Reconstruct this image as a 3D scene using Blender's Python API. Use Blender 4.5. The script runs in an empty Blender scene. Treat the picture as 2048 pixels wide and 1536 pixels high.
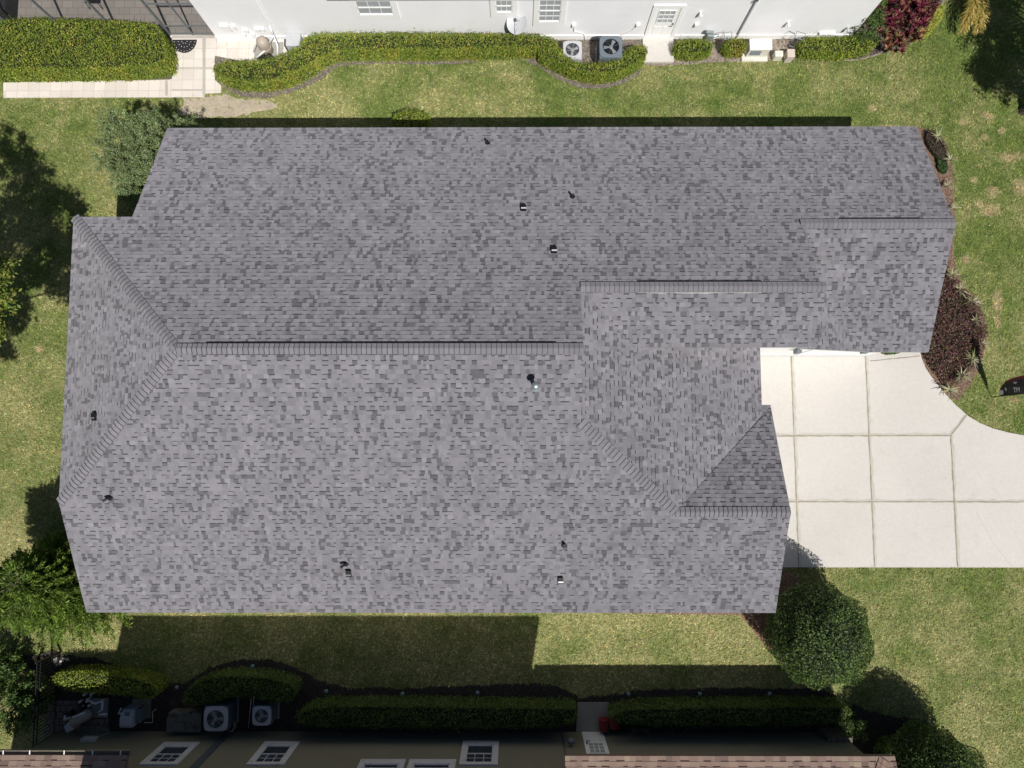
import bpy, math, random
import numpy as np
from mathutils import Vector, Matrix

# ------------------------------------------------------------ camera, sky, sun
S = bpy.context.scene
H = 26.5
FPX = 1378.3
def cam_axes(t=.0807, r=-.0039, w=.0004):
    fw = np.array([math.sin(r), math.sin(t), -math.cos(t)]); fw /= np.linalg.norm(fw)
    up = np.array([0, 1, 0.]); up = up - fw*(up@fw); up /= np.linalg.norm(up)
    rt = np.cross(fw, up)
    return rt*math.cos(w)-up*math.sin(w), up*math.cos(w)+rt*math.sin(w), fw
RT, UP, FW = cam_axes()
cd = bpy.data.cameras.new('camera'); cam = bpy.data.objects.new('camera', cd)
S.collection.objects.link(cam); S.camera = cam
cd.sensor_width = 36; cd.lens = FPX/2048*36; cd.clip_end = 2000; cd.clip_start = .1
m = Matrix(((RT[0], UP[0], -FW[0], 0), (RT[1], UP[1], -FW[1], 0), (RT[2], UP[2], -FW[2], H), (0, 0, 0, 1)))
cam.matrix_world = m
SUNV = Vector((.29, -.61, 1.0)).normalized()
elev = math.asin(SUNV.z); azi = math.atan2(SUNV.x, SUNV.y)
W = bpy.data.worlds.new('World'); S.world = W; W.use_nodes = True
nt = W.node_tree
sky = nt.nodes.new('ShaderNodeTexSky'); sky.sky_type = 'NISHITA'; sky.sun_disc = False
sky.sun_elevation = elev; sky.sun_rotation = azi
bg = nt.nodes['Background']; nt.links.new(sky.outputs[0], bg.inputs[0]); bg.inputs[1].default_value = .05
sl = bpy.data.lights.new('sun', 'SUN'); sl.energy = 5.0; sl.angle = math.radians(.5); sl.color = (1, .965, .91)
so = bpy.data.objects.new('sun', sl); S.collection.objects.link(so)
so.rotation_euler = SUNV.to_track_quat('Z', 'Y').to_euler(); so.location = (10, -20, 40)
S.view_settings.view_transform = 'Standard'; S.view_settings.look = 'None'
S.view_settings.exposure = -0.13; S.view_settings.gamma = 1

# ------------------------------------------------------------ placing helpers
def G(px, py, z=0.):                       # a point of the photograph's plane at height z
    d = RT*(px-1024)/FPX+UP*(768-py)/FPX+FW
    k = (z-H)/d[2]
    return float(d[0]*k), float(d[1]*k)
def GP(pts, z=0.): return [G(p[0], p[1], p[2] if len(p) > 2 else z) for p in pts]

C = S.collection
class MB:
    def __init__(s): s.v = []; s.f = []; s.c = []; s.m = []; s.arr = []
    def quad(s, pts, col=None, mi=0):
        n = len(s.v); s.v += [tuple(p) for p in pts]; s.f.append(tuple(range(n, n+len(pts)))); s.c.append(col or (1, 1, 1)); s.m.append(mi)
    def box(s, x0, x1, y0, y1, z0, z1, col=None, mi=0, rot=0, tx=0, ty=0):
        cx, cy = (x0+x1)/2, (y0+y1)/2
        P = []
        for z, t in ((z0, 0), (z1, 1)):
            for (x, y) in ((x0, y0), (x1, y0), (x1, y1), (x0, y1)):
                a, b = x-cx, y-cy
                if t: a *= 1-tx; b *= 1-ty
                P.append((cx+a*math.cos(rot)-b*math.sin(rot), cy+a*math.sin(rot)+b*math.cos(rot), z))
        n = len(s.v); s.v += P
        for f in ((3, 2, 1, 0), (4, 5, 6, 7), (0, 1, 5, 4), (1, 2, 6, 5), (2, 3, 7, 6), (3, 0, 4, 7)):
            s.f.append(tuple(n+i for i in f)); s.c.append(col or (1, 1, 1)); s.m.append(mi)
    def prism(s, poly, z0, z1, col=None, mi=0, inset=0):
        # poly counter-clockwise or clockwise; z0,z1 numbers or functions of x,y
        a = sum(poly[i][0]*poly[(i+1) % len(poly)][1]-poly[(i+1) % len(poly)][0]*poly[i][1] for i in range(len(poly)))
        if a < 0: poly = poly[::-1]
        f0 = z0 if callable(z0) else (lambda x, y: z0); f1 = z1 if callable(z1) else (lambda x, y: z1)
        n = len(s.v); k = len(poly)
        s.v += [(x, y, f0(x, y)) for x, y in poly]+[(x, y, f1(x, y)) for x, y in poly]
        s.f.append(tuple(range(n+k-1, n-1, -1))); s.f.append(tuple(range(n+k, n+2*k)))
        for i in range(k): j = (i+1) % k; s.f.append((n+i, n+j, n+k+j, n+k+i))
        s.c += [col or (1, 1, 1)]*(k+2); s.m += [mi]*(k+2)
    def tube(s, pts, r, n=8, col=None, mi=0, cap=True):
        rs = r if isinstance(r, (list, tuple)) else [r]*len(pts)
        pts = [Vector(p) for p in pts]; rings = []; base = len(s.v)
        for i, p in enumerate(pts):
            d = (pts[min(i+1, len(pts)-1)]-pts[max(i-1, 0)]).normalized()
            a = d.cross(Vector((0, 0, 1)))
            if a.length < .05: a = d.cross(Vector((1, 0, 0)))
            a.normalize(); b = d.cross(a)
            for k in range(n):
                t = 2*math.pi*k/n; s.v.append(tuple(p+(a*math.cos(t)+b*math.sin(t))*rs[i]))
        for i in range(len(pts)-1):
            for k in range(n):
                q = base+i*n; s.f.append((q+k, q+(k+1) % n, q+n+(k+1) % n, q+n+k)); s.c.append(col or (1, 1, 1)); s.m.append(mi)
        if cap:
            s.f.append(tuple(base+k for k in range(n))[::-1]); s.f.append(tuple(base+(len(pts)-1)*n+k for k in range(n)))
            s.c += [col or (1, 1, 1)]*2; s.m += [mi]*2
    def lathe(s, prof, cx, cy, n=24, col=None, mi=0, z=0):
        base = len(s.v)
        for (r, zz) in prof:
            for k in range(n):
                t = 2*math.pi*k/n; s.v.append((cx+r*math.cos(t), cy+r*math.sin(t), z+zz))
        for i in range(len(prof)-1):
            for k in range(n):
                q = base+i*n; s.f.append((q+k, q+(k+1) % n, q+n+(k+1) % n, q+n+k)); s.c.append(col or (1, 1, 1)); s.m.append(mi)
        s.f.append(tuple(base+(len(prof)-1)*n+k for k in range(n))); s.c.append(col or (1, 1, 1)); s.m.append(mi)
    def xf(s, M, start=0):
        for i in range(start, len(s.v)): s.v[i] = tuple(M@Vector(s.v[i]))
    def add_arr(s, V, F, Cc, mi=0): s.arr.append((V, F, Cc, mi))      # numpy quads/tris
    def build(s, name, mats, parent=None, smooth=False, origin=None, bevel=0):
        if not isinstance(mats, (list, tuple)): mats = [mats]
        me = bpy.data.meshes.new(name)
        V = [np.array(s.v, float).reshape(-1, 3)] if s.v else []
        nv = len(s.v); loops = [np.array([i for f in s.f for i in f], np.int64)]; lens = [np.array([len(f) for f in s.f], np.int64)]
        cols = [np.array(s.c, float).reshape(-1, 3)]; mis = [np.array(s.m, np.int64)]
        for (v, f, c, mi) in s.arr:
            V.append(v); loops.append(f.ravel()+nv); lens.append(np.full(len(f), f.shape[1])); cols.append(c); mis.append(np.full(len(f), mi)); nv += len(v)
        V = np.concatenate(V); L = np.concatenate(loops); n = np.concatenate(lens); cc = np.concatenate(cols); mm = np.concatenate(mis)
        if parent is None:
            if origin is None:
                lo, hi = V.min(0), V.max(0); origin = ((lo[0]+hi[0])/2, (lo[1]+hi[1])/2, lo[2])
        else:
            origin = (0, 0, 0); p = parent
            while p is not None: origin = tuple(np.array(origin)+np.array(p.location)); p = p.parent
        V = V-np.array(origin)
        me.vertices.add(len(V)); me.vertices.foreach_set('co', V.astype(np.float32).ravel())
        me.loops.add(len(L)); me.loops.foreach_set('vertex_index', L.astype(np.int32))
        me.polygons.add(len(n)); me.polygons.foreach_set('loop_start', np.concatenate([[0], np.cumsum(n)[:-1]]).astype(np.int32))
        me.polygons.foreach_set('loop_total', n.astype(np.int32))
        me.polygons.foreach_set('material_index', mm.astype(np.int32))
        me.update(calc_edges=True); me.validate()
        a = me.attributes.new('col', 'FLOAT_COLOR', 'FACE')
        if len(a.data) == len(cc):
            a.data.foreach_set('color', np.concatenate([cc, np.ones((len(cc), 1))], 1).astype(np.float32).ravel())
        for mt in mats: me.materials.append(mt)
        me.polygons.foreach_set('use_smooth', np.full(len(me.polygons), bool(smooth)))
        o = bpy.data.objects.new(name, me); C.objects.link(o)
        if parent is None: o.location = origin
        else: o.parent = parent
        if bevel:
            b = o.modifiers.new('bevel', 'BEVEL'); b.width = bevel; b.segments = 2; b.limit_method = 'ANGLE'
        return o
def tag(o, label=None, cat=None, group=None, kind=None):
    if label: o['label'] = label
    if cat: o['category'] = cat
    if group: o['group'] = group
    if kind: o['kind'] = kind
    return o
def empty(name, loc, label=None, cat=None, group=None):
    o = bpy.data.objects.new(name, None); C.objects.link(o); o.location = loc; o.empty_display_size = .2
    return tag(o, label, cat, group)
def copy_tree(o, parent=None):
    c = o.copy(); C.objects.link(c)
    if parent is not None: c.parent = parent
    for ch in list(o.children): copy_tree(ch, c)
    return c

# ------------------------------------------------------------ materials
def mat(name, col, rough=.8, attr=False, n1=0, s1=1., n2=0, s2=20., bump=0, bs=60., metal=0, spec=.5, dark=None, trans=0, stretch=None, drough=0.):
    """base colour (or the mesh's own per-piece colour) varied by two world-space noises"""
    M = bpy.data.materials.new(name); M.use_nodes = True; t = M.node_tree; N = t.nodes; Lk = t.links
    b = N['Principled BSDF']; b.inputs['Roughness'].default_value = rough; b.inputs['Metallic'].default_value = metal
    b.inputs['Specular IOR Level'].default_value = spec; b.inputs['Diffuse Roughness'].default_value = drough
    geo = N.new('ShaderNodeNewGeometry'); src = geo.outputs['Position']
    if stretch:
        mp = N.new('ShaderNodeMapping'); mp.inputs['Scale'].default_value = stretch; Lk.new(src, mp.inputs[0]); src = mp.outputs[0]
    if attr:
        a = N.new('ShaderNodeAttribute'); a.attribute_name = 'col'; cur = a.outputs['Color']
        if col != (1, 1, 1):
            mx = N.new('ShaderNodeMix'); mx.data_type = 'RGBA'; mx.blend_type = 'MULTIPLY'; mx.inputs[0].default_value = 1
            Lk.new(cur, mx.inputs[6]); mx.inputs[7].default_value = (*col, 1); cur = mx.outputs[2]
    else:
        r = N.new('ShaderNodeRGB'); r.outputs[0].default_value = (*col, 1); cur = r.outputs[0]
    if dark:
        nz = N.new('ShaderNodeTexNoise'); nz.inputs['Scale'].default_value = dark[1]; nz.inputs['Detail'].default_value = 6; nz.inputs['Roughness'].default_value = .65
        Lk.new(src, nz.inputs[0])
        rp = N.new('ShaderNodeValToRGB'); rp.color_ramp.elements[0].position = dark[2]; rp.color_ramp.elements[1].position = dark[3]
        Lk.new(nz.outputs[0], rp.inputs[0])
        mx = N.new('ShaderNodeMix'); mx.data_type = 'RGBA'; Lk.new(rp.outputs[0], mx.inputs[0]); Lk.new(cur, mx.inputs[6]); mx.inputs[7].default_value = (*dark[0], 1); cur = mx.outputs[2]
    for amp, sc in ((n1, s1), (n2, s2)):
        if amp:
            nz = N.new('ShaderNodeTexNoise'); nz.inputs['Scale'].default_value = sc; nz.inputs['Detail'].default_value = 5; Lk.new(src, nz.inputs[0])
            mr = N.new('ShaderNodeMapRange'); mr.inputs[1].default_value = .25; mr.inputs[2].default_value = .75
            mr.inputs[3].default_value = 1-amp; mr.inputs[4].default_value = 1+amp; Lk.new(nz.outputs[0], mr.inputs[0])
            mx = N.new('ShaderNodeMix'); mx.data_type = 'RGBA'; mx.blend_type = 'MULTIPLY'; mx.inputs[0].default_value = 1
            Lk.new(cur, mx.inputs[6]); Lk.new(mr.outputs[0], mx.inputs[7]); cur = mx.outputs[2]
    Lk.new(cur, b.inputs['Base Color'])
    if bump:
        nz = N.new('ShaderNodeTexNoise'); nz.inputs['Scale'].default_value = bs; nz.inputs['Detail'].default_value = 4; Lk.new(src, nz.inputs[0])
        bp = N.new('ShaderNodeBump'); bp.inputs['Strength'].default_value = bump; bp.inputs['Distance'].default_value = .02
        Lk.new(nz.outputs[0], bp.inputs['Height']); Lk.new(bp.outputs[0], b.inputs['Normal'])
    if trans:
        tr = N.new('ShaderNodeBsdfTranslucent'); Lk.new(cur, tr.inputs[0]); ms = N.new('ShaderNodeMixShader'); ms.inputs[0].default_value = trans
        out = N['Material Output']; Lk.new(b.outputs[0], ms.inputs[1]); Lk.new(tr.outputs[0], ms.inputs[2]); Lk.new(ms.outputs[0], out.inputs[0])
    M.diffuse_color = (*col, 1)
    return M

M_shingle = mat('grey laminate shingle', (1, 1, 1), .92, attr=True, n1=.09, s1=.9, n2=.12, s2=45, bump=.3, bs=160, spec=.2, drough=.55)
M_cap = mat('grey ridge shingle', (1, 1, 1), .92, attr=True, n1=.06, s1=1.5, n2=.12, s2=60, bump=.3, bs=160, spec=.2, drough=.55)
M_tshingle = mat('tan laminate shingle', (1, 1, 1), .92, attr=True, n1=.1, s1=1.5, n2=.14, s2=50, bump=.4, bs=160, spec=.25)
M_fascia = mat('white painted fascia', (.72, .72, .71), .5, n1=.05, s1=2)
M_drip = mat('grey drip edge', (.30, .29, .31), .5, n1=.05, s1=4)
M_white = mat('white stucco', (.80, .80, .79), .85, n1=.03, s1=1.2, n2=.02, s2=14, bump=.25, bs=90)
M_nwall = mat('white north stucco', (.87, .87, .89), .88, n1=.03, s1=.9, n2=.035, s2=22, bump=.4, bs=60, dark=((.80, .80, .79), .8, .62, .8))
M_trim = mat('white trim paint', (.88, .88, .87), .55, n1=.03, s1=3)
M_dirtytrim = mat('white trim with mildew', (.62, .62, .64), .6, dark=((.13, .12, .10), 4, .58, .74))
M_swall = mat('olive brown stucco', (.215, .20, .145), .9, n1=.06, s1=.8, n2=.06, s2=20, bump=.4, bs=80)
M_band = mat('dark teal band', (.07, .09, .10), .7, n1=.15, s1=3)
M_glass = mat('window glass', (.05, .06, .075), .08, spec=.8)
M_glassL = mat('window glass with pale blind', (.38, .40, .43), .12, spec=.8, n1=.15, s1=6, stretch=(1, 1, 8))
M_black = mat('black vent plastic', (.012, .012, .013), .45, n1=.2, s1=30)
M_metal = mat('galvanised steel', (.42, .47, .49), .38, metal=.7, n1=.1, s1=12)
M_flash = mat('dull flashing edge', (.45, .45, .44), .7, n1=.35, s1=5)
M_alum = mat('grey aluminium frame', (.16, .175, .18), .5, n1=.06, s1=8)
M_pvc = mat('white PVC pipe', (.80, .80, .80), .35, n1=.03, s1=9)
M_beige = mat('beige filter shell', (.42, .36, .30), .5, n1=.05, s1=5)
M_acgrey = mat('pale grey AC paint', (.50, .51, .53), .45, n1=.05, s1=5)
M_acdark = mat('dark steel AC paint', (.15, .18, .21), .45, n1=.06, s1=5)
M_acwell = mat('dark fan well', (.03, .032, .035), .6)
M_fan = mat('dull aluminium fan', (.26, .27, .29), .5, n1=.1, s1=8)
M_cream = mat('cream enamel box', (.68, .66, .58), .5, n1=.05, s1=5)
M_red = mat('red plastic', (.20, .012, .022), .4, n1=.06, s1=8)
M_bark = mat('grey brown bark', (.11, .085, .065), .9, n1=.3, s1=6, n2=.2, s2=40, bump=.8, bs=40)
M_wood = mat('weathered lid', (.16, .15, .13), .85, dark=((.05, .047, .04), 3.5, .5, .66), n2=.2, s2=30)
M_leaf = mat('leaf', (1, 1, 1), .5, attr=True, trans=.22, spec=.35, n1=.12, s1=1.6)
M_leafdry = mat('strap leaf', (1, 1, 1), .55, attr=True, trans=.15, spec=.3)
M_core = mat('dark inner twigs', (.018, .022, .008), .95, n1=.3, s1=12)
M_chips = mat('bark mulch chips', (1, 1, 1), .9, attr=True)

# --- ground materials
def lawn_nodes(M, attr):
    t = M.node_tree; N = t.nodes; Lk = t.links; b = N['Principled BSDF']; b.inputs['Roughness'].default_value = .85; b.inputs['Specular IOR Level'].default_value = .15
    geo = N.new('ShaderNodeNewGeometry')
    def nz(s, d=5, r=.6, off=0):
        n = N.new('ShaderNodeTexNoise'); n.inputs['Scale'].default_value = s; n.inputs['Detail'].default_value = d; n.inputs['Roughness'].default_value = r
        mp = N.new('ShaderNodeMapping'); mp.inputs['Location'].default_value = (off, off*.7, off*.3); Lk.new(geo.outputs['Position'], mp.inputs[0]); Lk.new(mp.outputs[0], n.inputs[0]); return n.outputs[0]
    def ramp(x, a, c): r = N.new('ShaderNodeMapRange'); r.inputs[1].default_value = a; r.inputs[2].default_value = c; Lk.new(x, r.inputs[0]); return r.outputs[0]
    def mixc(f, a, c):
        m = N.new('ShaderNodeMix'); m.data_type = 'RGBA'
        Lk.new(f, m.inputs[0])
        for k, v in ((6, a), (7, c)):
            if isinstance(v, tuple): m.inputs[k].default_value = (*v, 1)
            else: Lk.new(v, m.inputs[k])
        return m.outputs[2]
    green = mixc(ramp(nz(2.3, 6, .7, 3), .35, .65), (.165, .215, .055), (.095, .145, .034))
    straw = mixc(ramp(nz(9, 5, .7, 9), .36, .64), (.42, .385, .19), (.22, .24, .08))
    sx = N.new('ShaderNodeSeparateXYZ'); Lk.new(geo.outputs['Position'], sx.inputs[0])
    def mr(x, a, c, lo, hi):
        r = N.new('ShaderNodeMapRange'); r.inputs[1].default_value = a; r.inputs[2].default_value = c; r.inputs[3].default_value = lo; r.inputs[4].default_value = hi; Lk.new(x, r.inputs[0]); return r.outputs[0]
    def add(x, y): q = N.new('ShaderNodeMath'); q.operation = 'ADD'; Lk.new(x, q.inputs[0]); Lk.new(y, q.inputs[1]); return q.outputs[0]
    # the drier south strip and the better watered north east lawn
    f = ramp(add(add(nz(.42, 10, .78, 17), mr(sx.outputs[1], -9, 6, .05, -.02)), mr(sx.outputs[0], 9, 16, 0, -.04)), .40, .62)
    cur = mixc(f, green, straw)
    # dry thatch patches of their own (the place's brown spots)
    spots = [(2020, 313, .42, .16), (1985, 383, .22, .18), (1982, 420, .3, .2), (1995, 600, .16, .4), (1995, 640, .10, .3), (1745, 216, .12, .12), (1975, 232, .2, .14), (2003, 262, .12, .12),
             (2045, 375, .3, .3), (1946, 360, .14, .1), (80, 698, .17, .12), (2010, 1078, .2, .1), (1970, 275, .12, .12), (1925, 245, .14, .1), (2025, 800, .18, .08), (1960, 410, .2, .12), (1930, 520, .16, .14), (1770, 255, .3, .08)]
    acc = None
    wob = nz(3.2, 4, .6, 30)
    for (px, py, rx, ry) in spots:
        X, Y = G(px, py)
        mp = N.new('ShaderNodeMapping'); mp.inputs['Location'].default_value = (-X/rx, -Y/ry, 0); mp.inputs['Scale'].default_value = (1/rx, 1/ry, 0)
        Lk.new(geo.outputs['Position'], mp.inputs[0])
        ln = N.new('ShaderNodeVectorMath'); ln.operation = 'LENGTH'; Lk.new(mp.outputs[0], ln.inputs[0])
        ad = N.new('ShaderNodeMath'); ad.operation = 'MULTIPLY_ADD'; Lk.new(wob, ad.inputs[0]); ad.inputs[1].default_value = -2.2; Lk.new(ln.outputs['Value'], ad.inputs[2])
        r = N.new('ShaderNodeMapRange'); r.inputs[1].default_value = .55; r.inputs[2].default_value = -.55; Lk.new(ad.outputs[0], r.inputs[0])
        if acc is None: acc = r.outputs[0]
        else:
            mx = N.new('ShaderNodeMath'); mx.operation = 'MAXIMUM'; Lk.new(acc, mx.inputs[0]); Lk.new(r.outputs[0], mx.inputs[1]); acc = mx.outputs[0]
    sc_ = N.new('ShaderNodeMath'); sc_.operation = 'MULTIPLY'; Lk.new(acc, sc_.inputs[0]); sc_.inputs[1].default_value = .72; cur = mixc(sc_.outputs[0], cur, (.42, .34, .19))
    if attr:
        a = N.new('ShaderNodeAttribute'); a.attribute_name = 'col'
        m = N.new('ShaderNodeMix'); m.data_type = 'RGBA'; m.blend_type = 'MULTIPLY'; m.inputs[0].default_value = 1
        Lk.new(cur, m.inputs[6]); Lk.new(a.outputs['Color'], m.inputs[7]); cur = m.outputs[2]
    else:
        m = N.new('ShaderNodeMix'); m.data_type = 'RGBA'; m.blend_type = 'MULTIPLY'; m.inputs[0].default_value = 1
        g = N.new('ShaderNodeMapRange'); g.inputs[1].default_value = .3; g.inputs[2].default_value = .7; g.inputs[3].default_value = .45; g.inputs[4].default_value = 1.25; Lk.new(nz(28, 3, .7, 5), g.inputs[0])
        Lk.new(cur, m.inputs[6]); Lk.new(g.outputs[0], m.inputs[7]); cur = m.outputs[2]
    Lk.new(cur, b.inputs['Base Color'])
M_lawn = bpy.data.materials.new('lawn turf'); M_lawn.use_nodes = True; lawn_nodes(M_lawn, False)
M_blade = bpy.data.materials.new('grass blades'); M_blade.use_nodes = True; lawn_nodes(M_blade, True)
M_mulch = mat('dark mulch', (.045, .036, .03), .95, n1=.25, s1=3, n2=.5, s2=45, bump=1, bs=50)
M_greymulch = mat('weathered grey mulch', (.17, .145, .12), .95, n1=.3, s1=2.5, n2=.45, s2=40, bump=1, bs=50)
M_redmulch = mat('red brown mulch', (.20, .125, .085), .95, n1=.3, s1=3, n2=.5, s2=45, bump=1, bs=50)
M_sand = mat('bare sandy soil', (.46, .39, .30), .95, n1=.18, s1=2.5, n2=.14, s2=30, bump=.6, bs=60, dark=((.24, .23, .10), 2.6, .56, .72))
M_sandedge = mat('sandy bed edge', (.36, .30, .24), .95, n1=.25, s1=4, n2=.2, s2=30, bump=.6, bs=60)

def grid_mat(name, base, line, sx, sy, ox, oy, w, stain=.06, off=0, rough=.8):
    """square tiles with joints, laid in world space"""
    M = mat(name, base, rough, n1=stain, s1=1.1, n2=.05, s2=25, bump=.15, bs=80)
    t = M.node_tree; N = t.nodes; Lk = t.links; b = N['Principled BSDF']
    prev = b.inputs['Base Color'].links[0].from_socket
    geo = N.new('ShaderNodeNewGeometry')
    mp = N.new('ShaderNodeMapping'); mp.inputs['Location'].default_value = (ox, oy, 0); Lk.new(geo.outputs['Position'], mp.inputs[0])
    br = N.new('ShaderNodeTexBrick'); br.offset = off; br.squash = 1
    br.inputs['Scale'].default_value = 1; br.inputs['Brick Width'].default_value = sx; br.inputs['Row Height'].default_value = sy
    br.inputs['Mortar Size'].default_value = w; br.inputs['Mortar Smooth'].default_value = .3; br.inputs['Bias'].default_value = 0
    br.inputs['Color1'].default_value = (1, 1, 1, 1); br.inputs['Color2'].default_value = (.86, .85, .84, 1); br.inputs['Mortar'].default_value = (*line, 1)
    Lk.new(mp.outputs[0], br.inputs[0])
    m = N.new('ShaderNodeMix'); m.data_type = 'RGBA'; m.blend_type = 'MULTIPLY'; m.inputs[0].default_value = 1
    Lk.new(prev, m.inputs[6]); Lk.new(br.outputs[0], m.inputs[7]); Lk.new(m.outputs[2], b.inputs['Base Color'])
    return M
M_conc = mat('pale broomed concrete', (.585, .555, .515), .85, n1=.055, s1=.3, n2=.05, s2=11, bump=.2, bs=100, dark=((.47, .445, .40), 1.3, .58, .9))
M_concgrey = mat('grey concrete', (.33, .32, .29), .85, n1=.1, s1=1.5, n2=.06, s2=25, bump=.2, bs=90)
M_joint = mat('dirty joint', (.33, .295, .22), .95, n1=.35, s1=5, n2=.2, s2=30)
M_stainj = mat('stained joint edge', (.50, .475, .415), .9, n1=.12, s1=3)
M_tile = grid_mat('cream travertine tiles', (.76, .70, .635), (.74, .71, .66), .44, .44, .1, .16, .012)
M_deck = grid_mat('lanai deck pavers', (.36, .325, .29), (.6, .57, .55), .42, .30, 0, 0, .012, off=.5)
M_brick = grid_mat('brown pavers', (.20, .17, .14), (.35, .33, .3), .24, .24, 0, 0, .02, stain=.2, off=.5)

# ------------------------------------------------------------ polygons
def in_poly(P, poly):
    x, y = P[:, 0], P[:, 1]; r = np.zeros(len(P), bool); n = len(poly)
    for i in range(n):
        x0, y0 = poly[i]; x1, y1 = poly[(i+1) % n]
        if y0 == y1: continue
        c = ((y0 > y) != (y1 > y)) & (x < (x1-x0)*(y-y0)/(y1-y0)+x0)
        r ^= c
    return r
def rough(poly, step=.18, amp=.05, seed=1):
    rg = random.Random(seed); out = []; n = len(poly)
    for i in range(n):
        a, b = Vector(poly[i]), Vector(poly[(i+1) % n]); k = max(1, int((b-a).length/step))
        for j in range(k):
            p = a+(b-a)*j/k; out.append((p.x+rg.uniform(-amp, amp), p.y+rg.uniform(-amp, amp)))
    return out
def smooth_poly(poly, it=2):
    for _ in range(it):
        o = []; n = len(poly)
        for i in range(n):
            a, b = poly[i], poly[(i+1) % n]
            o += [(a[0]*.75+b[0]*.25, a[1]*.75+b[1]*.25), (a[0]*.25+b[0]*.75, a[1]*.25+b[1]*.75)]
        poly = o
    return poly
def sheet(name, poly, z, m, kind='structure', label=None, **k):
    b = MB(); a = sum(poly[i][0]*poly[(i+1) % len(poly)][1]-poly[(i+1) % len(poly)][0]*poly[i][1] for i in range(len(poly)))
    if a < 0: poly = poly[::-1]
    b.prism(poly, -.02, z); o = b.build(name, m); o['kind'] = kind
    return o
EXCL = []      # places with no lawn

# ------------------------------------------------------------ ground
b = MB(); b.quad([(-400, -400, 0), (400, -400, 0), (400, 400, 0), (-400, 400, 0)]); g = b.build('lawn', M_lawn, origin=(0, 0, 0)); g['kind'] = 'structure'

# driveway: slabs with joints
DZ = .04
curve = [G(*p) for p in [(1838, 700), (1842, 716), (1850, 736), (1862, 754), (1876, 772), (1893, 792), (1912, 812), (1935, 832), (1958, 846), (1985, 857), (2015, 865), (2048, 871)]]
drive = [(8.2, -4.79), (26, -4.8), (26, -.6), (22, -.25)]+curve[::-1]+[(15.55, 3.7), (14.05, 3.7), (13.62, 3.24), (8.2, 3.24)]
o = sheet('driveway', drive, DZ, M_conc); EXCL.append(drive)
def line_strip(bm, p0, p1, w, z0, z1, seed=0, amp=.35):
    rg = random.Random(seed); a, c = Vector(p0), Vector(p1); n = max(2, int((c-a).length/.22)); d = (c-a).normalized(); q = Vector((-d.y, d.x))
    L = []; R_ = []
    for i in range(n+1):
        p = a+(c-a)*i/n
        L.append(p+q*w*(.5+rg.uniform(-amp, amp)*.5)); R_.append(p-q*w*(.5+rg.uniform(-amp, amp)*.5))
    for i in range(n):
        bm.quad([(R_[i].x, R_[i].y, z1), (R_[i+1].x, R_[i+1].y, z1), (L[i+1].x, L[i+1].y, z1), (L[i].x, L[i].y, z1)])
jl = [((10.67, 3.2), (10.69, -4.77)), ((13.53, 3.2), (13.54, -4.77)), ((16.65, .15), (16.66, -4.77)), ((19.9, -.1), (19.9, -4.77)), ((9.3, .14), (16.65, .15)), ((9.3, -2.35), (25, -2.36)), ((16.65, .15), G(1931, 831))]
b = MB(); b2 = MB()
for i, (p, q) in enumerate(jl):
    line_strip(b2, (p[0]+.045*(i < 3), p[1]+.035*(i > 3)), (q[0]+.045*(i < 3), q[1]+.035*(i > 3)), .105, 0, DZ+.002+.0006*i, i, .8)
    line_strip(b, p, q, .038, 0, DZ+.009+.0007*i, i+20, .6)
line_strip(b, (13.7, 3.02), G(1838, 712), .03, 0, DZ+.008, 77, .8)
bc = MB(); line_strip(bc, G(1950, 1023), G(1985, 1085), .006, 0, DZ+.003, 61, .9); line_strip(bc, G(1985, 1085), G(2022, 1133), .006, 0, DZ+.003, 62, .9); jc = bc.build('driveway_crack', M_joint); jc['kind'] = 'structure'
j2 = b2.build('driveway_joint_stain', M_stainj); j2['kind'] = 'structure'
j1 = b.build('driveway_joints', M_joint); j1['kind'] = 'structure'
# north side paving
walk = [G(*p) for p in [(8, 166), (340, 160), (345, 158), (345, 78), (338, 70), (430, 72), (520, 78), (620, 78), (620, 120), (520, 130), (430, 112), (430, 160), (443, 172), (443, 186), (409, 188), (409, 195), (8, 196)]]
sheet('tile_path', walk, .035, M_tile); EXCL.append(walk)
b = MB()
for p, q, w in [((334, 162), (334, 192), .1), ((409, 78), (409, 192), .12), ((334, 137), (430, 137), .06), ((345, 181), (409, 181), .06), ((345, 75), (430, 75), .12)]:
    line_strip(b, G(*p), G(*q), w, 0, .039+.001*w*20, 5, .1)
k = b.build('tile_path_border', mat('grey tile border', (.46, .43, .38), .8, n1=.1, s1=3)); k['kind'] = 'structure'
deck = [(-26, 16.25), (-11.95, 16.25), (-11.95, 26), (-26, 26)]
sheet('lanai_deck', deck, .045, M_deck); EXCL.append(deck)
sand = [G(*p) for p in [(365, 197), (409, 195), (443, 188), (470, 196), (520, 200), (545, 205), (560, 212), (530, 222), (480, 232), (430, 236), (380, 234), (350, 225), (372, 205)]]
sheet('bare_soil', rough(smooth_poly(sand, 1), .15, .06, 3), .012, M_sand)
sandx = [((x-(-11))*.8-11, (y-13)*.8+13) for x, y in sand]; pass
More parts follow.
